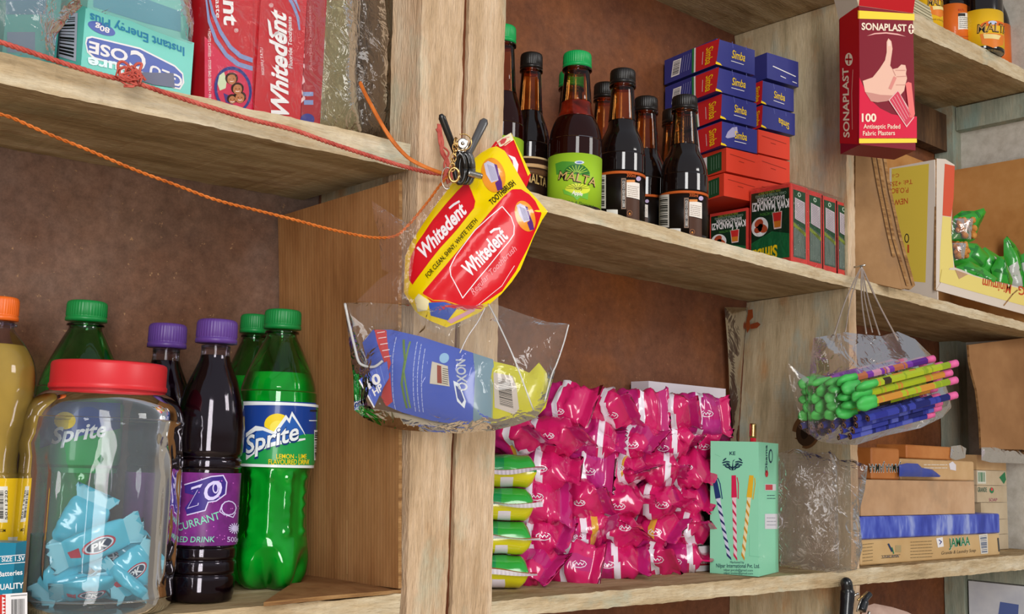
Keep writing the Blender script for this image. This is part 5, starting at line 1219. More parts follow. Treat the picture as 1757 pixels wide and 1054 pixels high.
for r in range(6):
    for i, px in enumerate(cols_px[r]):
        y = .098+rd.uniform(-.008, .004); P = place(px-6, y, 0); P.z = zC(P.x)+.0185+r*HROW
        sd = rd.randint(0, 999); yawp = rd.choice([-68, -58, -48, -75, -35]); fr = yawframe(yawp, rd.choice([-40, -20, 10, 30, 55, 75]), rd.uniform(-3, 5))
        v = rd.random(); bt = rd.uniform(.30, .62); b2 = rd.random()
        def mf(t, k, bt=bt, v=v, b2=b2):
            if bt < t-.12*abs(k-.3) < bt+.085: return PWH if k < .86 else NV
            if t > .84: return PK2 if b2 < .7 else PK1
            if b2 < .08 and .62 < t < .70: return PYL
            if v < .5: return PK1 if t > bt else PK2
            return PK2 if (t < .35 or .2 < k < .3) else (PK1 if v < .8 else PK3)
        m = MB(); Lp = rd.uniform(.078, .090)
        packet(m, P, Lp, .053, .043, fr, PK1, sd, nu=34, nv=12, wr=.2, end_flare=rd.uniform(1.0, 1.18), crimp=.17, matfn=mf)
        X, Y, Z = fr
        # logo mark near the open end
        nrm = (X*.35-Y*.3+Z*.45); tc_ = (CAM-P).normalized(); pl = Plane(P+tc_*.02, U=(CR-tc_*CR.dot(tc_)).normalized(), V=tc_.cross((CR-tc_*CR.dot(tc_)).normalized()))
        d = Drape(pl, m, .003, .0005); pl.uv = lambda a, b: (a, b)
        ox, oy = rd.uniform(-.006, .012), rd.uniform(-.008, .004); s_ = rd.uniform(.8, 1.1); ro = rd.uniform(-12, 12)
        if rd.random() < .8:
            for q in range(0, 360, 40):
                if q in (80,): continue
                a, b = math.radians(q), math.radians(q+40); line(m, d, [(ox+.0075*s_*math.cos(a), oy+.0038*s_*math.sin(a)), (ox+.0075*s_*math.cos(b), oy+.0038*s_*math.sin(b))], .0008, PWH, 2)
            line(m, d, [(ox-.005, oy-.0012), (ox-.003, oy+.0018), (ox-.001, oy-.001), (ox+.001, oy+.0016), (ox+.003, oy-.001), (ox+.005, oy+.0012)], .0009, PWH, 2)
        obj('snack_packet', m, label='magenta snack packet in the %s, %s from the left' % (rowname[r], nums[i]), cat='packet', group=GPK)
GRP = ink('#158a4a', .22, .5); GRP2 = ink('#2aa038', .22, .5); YLP = ink('#d8cf1e', .22, .5); 
gl = ['bottom', 'second from the bottom', 'second from the top', 'top']
for r, (ty, by) in enumerate([(968, 1016), (912, 962), (856, 906), (800, 850)]):
    P = place(866-r*-3, .070, 0); P.z = zC(P.x)+.0175+r*.0338; X, Y, Z = yawframe(-38, 0, 0); m = MB(); O_ = P-X*.030
    L_ = .052; n = 20
    def gp(u, v, P=P, X=X, Y=Y, Z=Z, r=r):
        # closed pouch cross-section: v runs round it; the seam sticks out in front
        q = 2*PI*v; rr = 1; yy = math.cos(q)*.021; zz = math.sin(q)*.0165
        e_ = min(1, (u)/.18, (1-u)/.12)**.5; zz *= .25+.75*e_
        p = P+X*((u-.55)*.062)+Y*yy+Z*zz
        return p+noise.noise_vector(p*60)*.0012
    nn = 32; vs = [gp(i/24, k/nn) for i in range(25) for k in range(nn)]
    b = len(m.v); m.v += vs
    for i in range(24):
        for k in range(nn):
            q = (k+.5)/nn; m.f.append([b+i*nn+k, b+i*nn+(k+1) % nn, b+(i+1)*nn+(k+1) % nn, b+(i+1)*nn+k]); u = (i+.5)/24
            mt = (GRP if u < .45 else GRP2) if .12 < q < .5 else (YLP if .5 <= q < .82 else GRP)
            if .56 < q < .8 and .42 < u < .62: mt = PWH
            m.m.append(m.mi(mt)); m.sm.append(True)
    for e2_ in (0, 24): m.f.append([b+e2_*nn+k for k in range(nn)]); m.m.append(m.mi(YLP)); m.sm.append(True)
    # zig-zag sealed seam, red and white, standing out toward the front
    N_ = 34; A0 = P-X*.034-Y*.0195+Z*.0005; vs = []
    for i in range(N_+1):
        t = i/N_; base = A0+X*(.070*t)+Z*(.002*math.sin(t*5+r)); w = .010+(.0012 if i % 2 else 0)
        vs += [base+Y*.001+Z*.003, base-Y*w*.45+Z*.002, base-Y*w-Z*(.0005+.002*math.sin(t*4+r*2))]
    m.add(vs, [(3*i, 3*i+1, 3*i+4, 3*i+3) for i in range(N_)], PRD, False); m.add(vs, [(3*i+1, 3*i+2, 3*i+5, 3*i+4) for i in range(N_)], PWH, False)
    obj('snack_packet', m, label='green and yellow snack packet with zigzag seam, %s of the four' % gl[r], cat='packet', group='green and yellow packets against the post')
# things behind the packets
WCB = ink('#d8cfd8', .6)
Ob = place(1112, .150, 0); Ob.z = zC(.3)+.2135
m = MB(); O_ = place(1120, .150, zC(.3)); w_ = colpx(Ob, Vector((1, 0, 0)), 1245)
m.hexa(Ob, (w_, 0, 0), (0, .03, 0), (0, 0, .021), WCB); obj('white_card_box', m, label='white card box lying on top behind the magenta packets', cat='box')
PLCUP = film('clear plastic cup', '#eef2f0', .10, .9, .3, 30, .06)
c = place(1222, .125, 0); c.z = zC(c.x)+.001; hh = rowpx(c, UPV, 699); m = MB(); m.lathe([(.016, 0), (.020, .01), (.022, hh*.9), (.019, hh)], c, PLCUP, 48, rf=lambda q, z, r: r*(1+.02*math.cos(24*q))); m.lathe([(0, .002), (.017, .002), (.018, hh*.75), (0, hh*.75)], c, ink('#3f7f5a', .5), 32)
obj('clear_tub', m, label='tall clear ribbed tub with green contents behind the packets and the mint box', cat='tub')
O_ = place(1180, .080, 0); O_.z = zC(O_.x)+.0008; m = MB(); f = Plane(O_, 0); wz = colpx(O_, Vector((1, 0, 0)), 1222); hz = .030
m.hexa(O_, (wz, 0, 0), (0, .03, 0), (0, 0, hz), ink('#e0dadd', .4, .2)); 
f.uv = lambda a, b: (a*wz, b*hz); poly(m, f, [(0, .22), (1, .22), (1, .62), (0, .62)], ink('#b5243a', .4), 1); text(m, f, 'Whitedent', (.30, .30), (1.3, .30), (.30, .54), WHB, 3, .03)
obj('toothpaste_carton', m, label='red and white toothpaste carton lying between the packets and the mint box', cat='box')
BRN = film('brown translucent plastic strip', '#7a5a48', .45, .6, .8, 20, .2, '#5a4236')
m = MB(); pls = Plane(Yp(1262, 600, .165), 0); ols = [(1243, 527), (1283, 528), (1277, 580), (1271, 660), (1266, 762), (1254, 762), (1252, 680), (1249, 600)]
sheet(m, pls, ols, BRN, pillow_fn([pls.uv(*q) for q in ols], .003, .006, .004, 20, 4), .006); obj('plastic_strip', m, label='brown translucent plastic strip hanging in the back corner', cat='plastic strip')

# mint pen box
MINT = ink('#8fd8b4', .45, .15); NAV = ink('#1f3f52', .5)
OR_ = Zp(1318, 992, zC(.35)+.0006); yw = -72; a = math.radians(yw); U_ = Vector((math.cos(a), math.sin(a), 0)); OR_.y = max(OR_.y, .004)
t_ = colpx(OR_, -U_, 1218); OL = OR_-U_*t_; f = Plane(OL, yw); s = Plane(OR_, yw+90); hp = rowpx(OL, UPV, 757)
m = MB(); dp = .05; wv = t_; dp = colpx(OR_, -f.N, 1336)
m.hexa(OL, U_*wv, -f.N*dp, UPV*hp, MINT)
def wreath(m, f, cx, cy, s_):
    for sd in (-1, 1):
        for k in range(6):
            q = math.radians(100-24*k) ; x_ = cx+sd*s_*(.95*math.cos(q*.9)); y_ = cy+s_*(.25+.85*math.sin(q)*.9)-s_*.2
            ell(m, f, x_, y_, s_*.26, s_*.09, NAV, 2, rot=sd*(-70+22*k))
        for k in range(4):
            q = math.radians(60-22*k); x_ = cx+sd*s_*.55*math.cos(q); y_ = cy+s_*(.1+.6*math.sin(q)); ell(m, f, x_, y_, s_*.28, s_*.08, NAV, 2, rot=sd*(-40+10*k))
    poly(m, f, [(cx-s_*.1, cy+s_), (cx+s_*.1, cy+s_), (cx+.05*s_, cy-.1*s_), (cx+.3*s_, cy-.25*s_), (cx, cy+.15*s_)], NAV, 2)
wreath(m, f, 1257, 792, 15); text(m, f, 'KE', (1252, 781), (1262, 781), (1252, 775), NAV, 3, .03)
for (x0, y0, x1, y1, cap_, sp, body) in ((1226, 822, 1251, 956, '#22386e', '#2d2f66', '#c9cfe4'), (1259, 820, 1262, 956, '#cf2452', '#c22a52', '#e8c4cf'), (1289, 820, 1275, 956, '#dfb22c', '#c98f2a', '#e6dcb2')):
    dx, dy = x1-x0, y1-y0; L_ = math.hypot(dx, dy); ux, uy = dx/L_, dy/L_; nx, ny = -uy, ux
    T = lambda l, w_: (x0+ux*l+nx*w_, y0+uy*l+ny*w_)
    poly(m, f, [T(-4, -4), T(-4, 3.5), T(34, 4.5), T(34, -5)], ink(cap_, .5), 3); line(m, f, [T(0, -6), T(10, -8), T(36, -7)], 1.6, ink(cap_, .5), 3)
    poly(m, f, [T(34, 3.5), T(34, -3.5), T(L_, -2.5), T(L_, 2.5)], ink(body, .5), 2)
    k = 38
    while k < L_-6: poly(m, f, [T(k, 3.2), T(k+6, 3.2), T(k+15, -3.2), T(k+10, -3.2)], ink(sp, .5), 3); k += 15
text(m, f, 'Marketed by', (1253, 967), (1277, 967), (1253, 963), NAV, 3, .0)
text(m, f, 'Nilpar International Pvt. Ltd.', (1229, 974), (1304, 975), (1229, 967), NAV, 3, .01)
text(m, f, 'nilpar.pvcsb@gmail.com', (1242, 980), (1292, 981), (1242, 976), NAV, 3, .0); text(m, f, 'nilpar.mobin@gmail.com', (1242, 985), (1292, 986), (1242, 981.5), NAV, 3, .0)
for (a0, b0, a1, b1) in ((1227, 780, 1236, 784), (1286, 918, 1286, 954), (1286, 954, 1310, 957)): line(m, f, [(a0, b0), (a1, b1)], .7, ink('#7cc4a2', .5), 2)
ell(m, s, 1322, 783, 3.5, 12, NAV, 2); ell(m, s, 1322, 783, 2.2, 9, MINT, 3)
text(m, s, 'Obama', (1316, 812), (1316, 764), (1312.5, 812), NAV, 3, .02); ell(m, s, 1315, 813, 2.6, 6, ink('#c23038', .5), 3)
quad(m, s, 1312, 831, 1331, 842, ink('#d8d5d8', .5), 2); quad(m, s, 1313, 832, 1325, 841, ink('#c9444c', .5), 3); quad(m, s, 1312, 882, 1334, 908, ink('#d8d5dc', .5), 2)
fuzz_lines(m, s, 1316, 848, 1330, 858, 2, 1, NAV, 3); fuzz_lines(m, s, 1315, 886, 1331, 904, 3, .8, ink('#8a8a98', .5), 4)
obj('pen_box', m, label='mint green pen box printed with three striped pens on the lower shelf', cat='box')
# pencil standing out of it
b0 = f.at(1283, 800, -.018); d0 = Vector((.02, 0, 1)).normalized(); tt = rowpx(b0, d0, 727)
pr_ = empty('pencil', b0, 'red and black pencil with a gold ferrule standing out of the mint box', 'pencil')
def axfr(D): A_ = D.orthogonal().normalized(); return (A_, D.cross(A_), D)
m = MB(); m.lathe([(.0038, -.06), (.0038, tt*.80)], b0, BLM, 6, smooth=False, axis=axfr(d0)); m.lathe([(.0039, 0), (.0039, tt*.79)], b0+Vector((0, -.0002, 0)), PRD, 6, smooth=False, axis=axfr(d0)); obj('shaft', m, pr_)
m = MB(); m.lathe([(.0041, tt*.66), (.0042, tt*.72), (.0039, tt*.74), (.0042, tt*.77), (.0041, tt*.96), (.0036, tt), (0, tt)], b0, GLD, 24, axis=axfr(d0)); obj('ferrule', m, pr_)
# clear crumpled bag beside it, with grey contents
CB = film('greyish clear bag', '#eee9e4', .12, .45, 1.0, 50, .06, '#a89c92'); CB2 = film('denser clear film', '#e8e2dd', .16, .45, 1.0, 50, .07, '#b0a59b')
hang_film('clear_bag', [(1336, 778), (1362, 770), (1392, 776), (1412, 785), (1425, 772), (1440, 790), (1462, 788), (1489, 800), (1484, 840), (1474, 880), (1480, 940), (1470, 978), (1440, 984), (1405, 980), (1370, 976), (1338, 972), (1335, 880)], .022, -48, .018, CB, 'crumpled clear plastic bag standing between the mint box and the soap bars', amp=.007, fr=16, seed=21)
hang_film('clear_bag', [(1350, 830), (1370, 795), (1400, 778), (1425, 775), (1436, 800), (1438, 880), (1440, 975), (1400, 982), (1352, 976), (1345, 900)], .050, -50, .012, CB2, 'denser folded clear film inside the crumpled bag', 'plastic film', amp=.004, fr=14, seed=25, back=False)

# ================================================================== hanging bag of pencils on the right
PB = film('clear pencil bag film', '#fffaf7', .04, .34, .7, 30, .045, '#d8c4b8')
OPn = Yp(1500, 675, -.075); plP = Plane(OPn, -22)
outP = [(1388, 650), (1393, 600), (1396, 580), (1420, 576), (1450, 570), (1480, 574), (1512, 577), (1540, 569), (1570, 582), (1600, 612), (1620, 655), (1632, 701), (1618, 716), (1579, 735), (1520, 748), (1469, 764), (1430, 762), (1405, 757), (1387, 744), (1386, 700)]
uvP = [plP.uv(*p) for p in outP]; fP = pillow_fn(uvP, .038, .022, 0); vtp, vbp = plP.uv(1500, 580)[1], plP.uv(1500, 680)[1]
fPf = lambda u, v: taper(fP, vtp, vbp, .3)(u, v)+(noise.noise(Vector((u*20, v*14, 2)))*.003+abs(noise.noise(Vector((u*46, v*30, 5))))*.0022)*min(1, fP(u, v)/.012)
proot = empty('pencil_bag', OPn, 'clear plastic bag of pencils hanging from a nail on the middle shelf', 'plastic bag')
m = MB(); sheet(m, plP, outP, PB, fPf, .006); sheet(m, plP, outP, PB, lambda u, v: taper(fP, vtp, vbp, .3)(u, v)*.9, .012, -1); obj('bag_film', m, proot)
m = MB(); nail = Yp(1478, 457, -.010)
for (a, b, h, r_) in ((1428, 575, .004, .0011), (1440, 572, .012, .0008), (1474, 575, .014, .0010), (1488, 572, .010, .0008), (1504, 576, .006, .0010), (1537, 585, .004, .0013)):
    e_ = plP.at(a, b, h); mid = nail.lerp(e_, .5)+(e_-nail).cross(UPV)*.02; m.tube(smoothpts([nail, mid, e_]), r_, SEAM2 if 'SEAM2' in globals() else film('gathered film strand', '#f3e6dc', .42, .9, .2, 30, .06, '#e2cfc2'), 6)
obj('bag_handle', m, proot)
hl = [(1351, 622), (1372, 640), (1388, 650), (1386, 700), (1388, 746), (1376, 738), (1368, 700), (1356, 660)]; m = MB(); ph = Plane(plP.at(1388, 700, -.01), -22); sheet(m, ph, hl, PB, pillow_fn([ph.uv(*q) for q in hl], .006, .008, .002, 20, 4), .006); obj('loose_flap', m, proot)
m = MB(); m.tube([nail+Vector((0, .012, 0)), nail+Vector((0, -.006, .001))], .0012, STL, 8); obj('nail', m, label='small nail in the shelf edge holding the pencil bag', cat='nail')
GTOP = pbr('green eraser cap', '#45b854', .5); WCUT = ink('#b98a78', .7); LEAD = ink('#2f2a2c', .6)
pats = [[ink('#a6b52a', .35, .3), ink('#3c3326', .4), ink('#c98a3a', .4), ink('#8aa02a', .35)], [ink('#38409a', .35, .3), ink('#262a66', .4), ink('#5a62b4', .4), ink('#31368a', .35)], [ink('#7a3aa2', .35, .3), ink('#c98aa2', .4), ink('#5a2a82', .4), ink('#b56a4a', .35)]]
PNKE = ink('#e0669c', .45)
B0 = plP.at(1428, 692); LP = colpx(B0, plP.U, 1566); D = (plP.U*LP+UPV*rowpx(B0+plP.U*LP, UPV, 657)).normalized()
hk_ = (CR.dot(plP.N))*FPX/((B0-CAM).dot(CF))
def pencil(px, py, h, L_, kind, top, label, group):
    P = plP.at(1428, py)+plP.N*((px-1428)/hk_); L_ = LP*h; fr = axfr(D); R_ = .0044; root = empty('pencil', P, label, 'pencil', group); pt = pats[kind]; rd = random.Random(px*7+py)
    m = MB(); n = 14; ks = [0]+sorted(rd.uniform(.05, .95) for _ in range(n-1))+[1]
    for i in range(n): m.lathe([(R_, L_*ks[i]), (R_, L_*ks[i+1])], P, pt[0] if i % 2 == 0 else rd.choice(pt[1:]), 6, smooth=False, axis=fr); m.f = [q for q in m.f if len(q) == 4]; m.m = m.m[:len(m.f)]; m.sm = m.sm[:len(m.f)]
    m.lathe([(0, 0), (R_, 0)], P, ink('#8c5a4c', .6), 6, smooth=False, axis=fr); m.lathe([(0, -.0002), (R_*.72, -.0002)], P, ink('#c9a090', .6), 12, axis=fr); m.lathe([(0, -.0004), (R_*.34, -.0004)], P, LEAD, 8, axis=fr); obj('shaft', m, root)
    m = MB(); m.lathe([(R_*1.02, L_), (R_*1.02, L_+.012), (0, L_+.013)], P, PNKE, 12, axis=fr); obj('eraser', m, root)
    if top:
        m = MB(); X_, Y_, Z_ = fr; a = rd.uniform(0, 3)
        m.lathe([(R_*1.35, .008), (R_*1.4, .0), (R_*1.6, -.007), (R_*1.3, -.012), (R_*.8, -.017), (0, -.018)], P, GTOP, 20, axis=fr, rf=lambda q, z, r: r*(1+.34*math.cos(2*(q+a)))); obj('eraser_cap', m, root)
rd = random.Random(4); k = 0
for row, (ys, n_) in enumerate(((654, 4), (667, 5), (681, 5), (695, 5), (707, 4))):
    for i in range(n_):
        px = 1407+i*12.5+(row % 2)*4+rd.uniform(-1, 1); py = ys+rd.uniform(-1, 1)
        pencil(px, py, rd.uniform(.96, 1.02), 0, 0 if row > 0 else 2, True, 'lime patterned pencil with a green cap bundled in the hanging clear bag' if row > 0 else 'purple patterned pencil with a green cap along the top of the hanging bundle', 'lime pencils with green caps in the hanging bag' if row > 0 else 'purple pencils with green caps in the hanging bag')
for row, (ys, n_, x0) in enumerate(((720, 4, 1428), (730, 6, 1396), (740, 5, 1404), (750, 4, 1412))):
    for i in range(n_):
        px = x0+i*10.8; py = ys+rd.uniform(-.6, .6)
        pencil(px, py, rd.uniform(.95, 1.01), 0, 1, False, 'blue patterned pencil, plain end showing, under the green capped ones in the bag', 'uncapped blue pencils in the hanging bag')
m = MB(); PBLK = ink('#1f2a6a', .3, .3)

# ================================================================== hanging plaster box, top right
MAR = ink('#7c1024', .45, .05); PRE = ink('#d4163e', .45, .05); YB = ink('#f2d23a', .35, .2); SRED = ink('#b8141c', .45, .05); SKN = ink('#e8b9a4', .5); SKN2 = ink('#c98c80', .5); CRM = ink('#f0dcc4', .4)
OS = Yp(1476, 248, -.085); f = Plane(OS, -28); s = Plane(OS, -118); wS = colpx(OS, f.U, 1571); hS = rowpx(OS, UPV, 10); dS = colpx(OS, -f.N, 1442)
sroot = empty('plaster_box', OS, 'red plaster carton with a thumbs up hand, hanging at the top right', 'box')
m = MB(); m.hexa(OS, f.U*wS, -f.N*dS, UPV*hS, MAR)
s_poly = lambda pts, mt, ly: poly(m, s, pts, mt, ly)
s_poly([(1441, 246), (1476, 248), (1474, 12), (1441, 20)], SRED, 1)
text(m, s, 'SONAPLAST', (1458, 236), (1456, 116), (1447.5, 236), CRM, 3, .035)
ell(m, s, 1457, 102, 6.5, 11, CRM, 3); line(m, s, [(1457, 94), (1457, 110)], 2, SRED, 4); line(m, s, [(1452.5, 102), (1461.5, 102)], 3, SRED, 4); line(m, s, [(1464, 120), (1462, 160), (1463, 222)], 1.2, ink('#e08a80', .4), 3)
for yy, c_ in ((33, 'a'),): poly(m, f, [(1472, 18), (1569, 24), (1569, 35), (1472, 32)], YB, 1)
poly(m, f, [(1474, 237), (1573, 237), (1573, 245), (1474, 246)], YB, 1)
pts = [(1474, 132), (1482, 150), (1494, 172), (1510, 186), (1530, 196), (1553, 200), (1573, 200), (1573, 238), (1474, 238)]; poly(m, f, pts, PRE, 1)
text(m, f, 'SONAPLAST', (1478, 51), (1555, 54), (1478, 39), CRM, 3, .045)
ell(m, f, 1563, 50, 5, 8.5, CRM, 3); line(m, f, [(1563, 44), (1563, 56)], 2, MAR, 4); line(m, f, [(1559.5, 50), (1566.5, 50)], 2, MAR, 4)
poly(m, f, [(1487, 62), (1500, 57), (1520, 55.5), (1540, 58), (1554, 63), (1540, 60.5), (1520, 58), (1502, 59)], ink('#e6a8a0', .4), 3)
poly(m, f, [(1480, 139), (1497, 133), (1509, 118), (1518, 104), (1521, 90), (1521, 72), (1524, 66), (1529, 71), (1531, 84), (1529, 98), (1527, 113), (1531, 119), (1540, 117), (1546, 111), (1553, 112), (1555, 120), (1554, 127), (1556, 135), (1553, 146), (1551, 156), (1545, 163), (1535, 170), (1520, 174), (1505, 176), (1494, 174), (1484, 158)], SKN, 3)
poly(m, f, [(1484, 158), (1494, 174), (1505, 176), (1520, 174), (1535, 170), (1545, 163), (1530, 164), (1510, 163), (1496, 160)], SKN2, 4)
for a, b in (((1536, 121), (1553, 121)), ((1538, 132), (1555, 131)), ((1537, 146), (1553, 146)), ((1531, 119), (1536, 130))): line(m, f, [a, b], 1, SKN2, 5)
poly(m, f, [(1523, 70), (1527, 70), (1528, 79), (1523, 80)], ink('#f0cabc', .4), 4); poly(m, f, [(1524, 152), (1533, 131), (1538, 134), (1529, 154)], ink('#d98a80', .5), 5)
poly(m, f, [(1524, 172), (1540, 155), (1568, 202), (1555, 219)], ink('#e6b9b4', .4), 5); poly(m, f, [(1526, 172), (1540, 157), (1566, 202), (1555, 216)], ink('#cf3a52', .4), 6)
for k in range(4): line(m, f, [(1530+4*k, 170-3.5*k), (1552+3.2*k, 208-3.4*k)], .9, ink('#e6a0a4', .4), 7)
poly(m, f, [(1553, 144), (1557, 141), (1563, 143), (1569, 196), (1566, 203), (1560, 202)], ink('#e8706c', .4), 7)
text(m, f, '100', (1478, 209), (1503, 209), (1478, 195), CRM, 5, .05)
text(m, f, 'Antiseptic Paded', (1481, 221), (1544, 221), (1481, 213), CRM, 5, .015); text(m, f, 'Fabric Plasters', (1480, 233), (1535, 232), (1480, 225), CRM, 5, .015)
obj('carton', m, sroot)
m = MB(); T0 = OS+UPV*hS; m.add([T0+f.N*.0005, T0+f.U*wS+f.N*.0005, T0+f.U*wS*1.0+UPV*.02+f.N*.006, T0+UPV*.02+f.N*.006], [(0, 1, 2, 3)], SRED); m.add([T0, T0-f.N*dS, T0-f.N*dS-f.U*.008+UPV*.03, T0-f.U*.008+UPV*.03], [(0, 1, 2, 3)], ink('#cfc4b4', .7)); obj('lid_flap', m, sroot)

# ================================================================== right bay, middle shelf: cardboard, yellow carton, snack bags
def card_slab(pts, y, yaw, th, mat, label, group=None, name='cardboard_sheet', seed=0):
    pl = Plane(Yp(pts[0][0], pts[0][1], y), yaw); uvp = [pl.uv(*p) for p in pts]; n = len(uvp); m = MB()
    fn = lambda u, v: noise.noise(Vector((u*14+seed, v*14, seed)))*.0012
    sheet(m, pl, pts, mat, lambda u, v: fn(u, v), .012)
    class Sx: pass
    sh = Sx(); sh.du = sh.dv = None; sh.P = lambda u, v, h: pl.P(u, v, -th); t = tessellate_polygon([[Vector((a, b, 0)) for a, b in uvp]]); _place(m, sh, uvp, [tuple(q) for q in t], mat, 0)
    for i in range(n):
        a, b = uvp[i], uvp[(i+1) % n]; m.add([pl.P(*a, h=fn(*a)), pl.P(*b, h=fn(*b)), pl.P(*b, h=-th), pl.P(*a, h=-th)], [(0, 1, 2, 3)], M_CUT)
    if group:
        q = pts[1:6] if len(pts) > 8 else pts[1:5]; q = [p for p in q if p[0] > 1500 or p[1] < 300]
        d = Drape(pl, m, .01, .0004)
        line(m, d, [(a-2.5, b) for a, b in q], 5, M_CUT, 1); line(m, d, [(a-6, b) for a, b in q], 1.2, ink('#4f3622', .9), 2)
    return obj(name, m, label=label, cat='cardboard', group=group), pl
GC = 'folded cardboard sheets leaning in the right bay'
M_CARD2 = mixed('dull brown cardboard', ['#8f6a45', '#9d7750', '#a8825a'], (2, 2, 2), .85, 5, .25, 1, ('#8a6a4c',), nscale=6, dist=.001)
card_slab([(1468, 250), (1516, 250), (1530, 330), (1545, 400), (1570, 490), (1562, 497), (1500, 484), (1466, 474)], .040, -25, .004, M_CARD2, 'rearmost folded cardboard sheet leaning beside the divider', GC)
card_slab([(1468, 252), (1506, 252), (1520, 330), (1536, 410), (1560, 490), (1552, 496), (1500, 484), (1466, 475)], .026, -25, .004, M_CARD2, 'middle folded cardboard sheet leaning beside the divider', GC, seed=3)
card_slab([(1468, 254), (1498, 254), (1510, 320), (1524, 390), (1536, 440), (1549, 497), (1500, 486), (1466, 476)], .012, -25, .004, M_CARD2, 'front folded cardboard sheet leaning beside the divider', GC, seed=6)
CY_ = ink('#dcc04a', .6); CWH = ink('#d9cbbd', .65); CRD = ink('#d5583c', .6); CPY = ink('#e6d27a', .6); TRD2 = ink('#c2502e', .6)
yroot = empty('yellow_carton', Yp(1600, 497, .02), 'cut open yellow display carton holding green snack bags', 'box')
zy = zB(1.0)+.0012
PA = Yp(1606, 497, .010); PA.z = zy; PA.y = .008
sL = Plane(PA, -90)   # left wall runs into the bay
m = MB(); dY = colpx(PA, Vector((0, 1, 0)), 1530); hY = rowpx(PA, UPV, 274)
m.hexa(PA, (.003, 0, 0), (0, dY, 0), (0, 0, hY), CWH)
poly(m, sL, [(1530, 290), (1594, 281), (1588, 485), (1530, 480)], CY_, 1)
text(m, sL, 'NEW', (1558, 340), (1535, 343), (1558, 350), TRD2, 3, .02); text(m, sL, 'P.O.BOX', (1559, 322), (1522, 324), (1559, 331), TRD2, 3, .01); text(m, sL, 'Tel: +255', (1566, 308), (1526, 313), (1566, 316), TRD2, 3, .01); text(m, sL, 'C-I', (1543, 298), (1532, 299), (1543, 304), TRD2, 3, .0)
ell(m, sL, 1556, 409, 4, 8, INKD, 2); ell(m, sL, 1556, 409, 2.5, 6, CY_, 3); quad(m, sL, 1557, 420, 1560, 434, TRD2, 2)
obj('side_panel', m, yroot)
fF = Plane(PA+Vector((.0, -.0015, 0)), 0); fG = Plane(PA+Vector((.0, -.0021, 0)), 0); m = MB()
col_ = [(1606, 498), (1640, 506), (1638, 460), (1634, 430), (1632, 392), (1635, 340), (1638, 283), (1622, 273), (1607, 272)]
def thick_poly(m, f, pts, mat, th, edge):
    uvp = [f.uv(*p) for p in pts]; poly_uv(m, f, uvp, mat, 0); n = len(uvp)
    for i in range(n): a, b = uvp[i], uvp[(i+1) % n]; m.add([f.P(*a), f.P(*b), f.P(*b, h=-th), f.P(*a, h=-th)], [(0, 1, 2, 3)], edge)
    sh = Plane(f.O-f.N*th, 0, U=f.U, V=f.V); poly_uv(m, sh, uvp, mat, 0)
thick_poly(m, fF, col_, CWH, .003, M_CUT); poly(m, fF, [(1621, 281), (1638, 285), (1636, 340), (1632, 372), (1617, 370), (1619, 320)], CRD, 1); poly(m, fF, [(1617, 371), (1632, 373), (1632, 400), (1635, 440), (1637, 480), (1612, 484), (1613, 430)], CPY, 1)
obj('front_corner', m, yroot)
m = MB(); wall_ = [(1606, 498), (1700, 524), (1760, 540), (1782, 546), (1782, 503), (1757, 495), (1730, 488), (1700, 481), (1670, 472), (1650, 463), (1638, 459), (1630, 460)]
thick_poly(m, fG, wall_, CWH, .003, M_CUT); poly(m, fG, [(1612, 484), (1616, 462), (1640, 464), (1670, 474), (1700, 483), (1757, 497), (1782, 505), (1782, 531), (1757, 525), (1700, 509), (1650, 495)], CPY, 2)
text(m, fG, 'Minimum', (1735, 489), (1686, 478), (1733, 505), TRD2, 4, .03); text(m, fG, 'G', (1758, 493), (1747, 491), (1758, 508), TRD2, 4, .03)
line(m, fG, [(1722, 524), (1737, 505), (1745, 498)], 2, M_CUT, 5); poly(m, fG, [(1638, 463), (1660, 471), (1645, 479)], M_CARDP, 5)
obj('front_panel', m, yroot)
m = MB(); m.hexa(PA+Vector((0, 0, -.0006)), (.34, 0, 0), (0, .12, 0), (0, 0, .0006), CWH); obj('base', m, yroot)
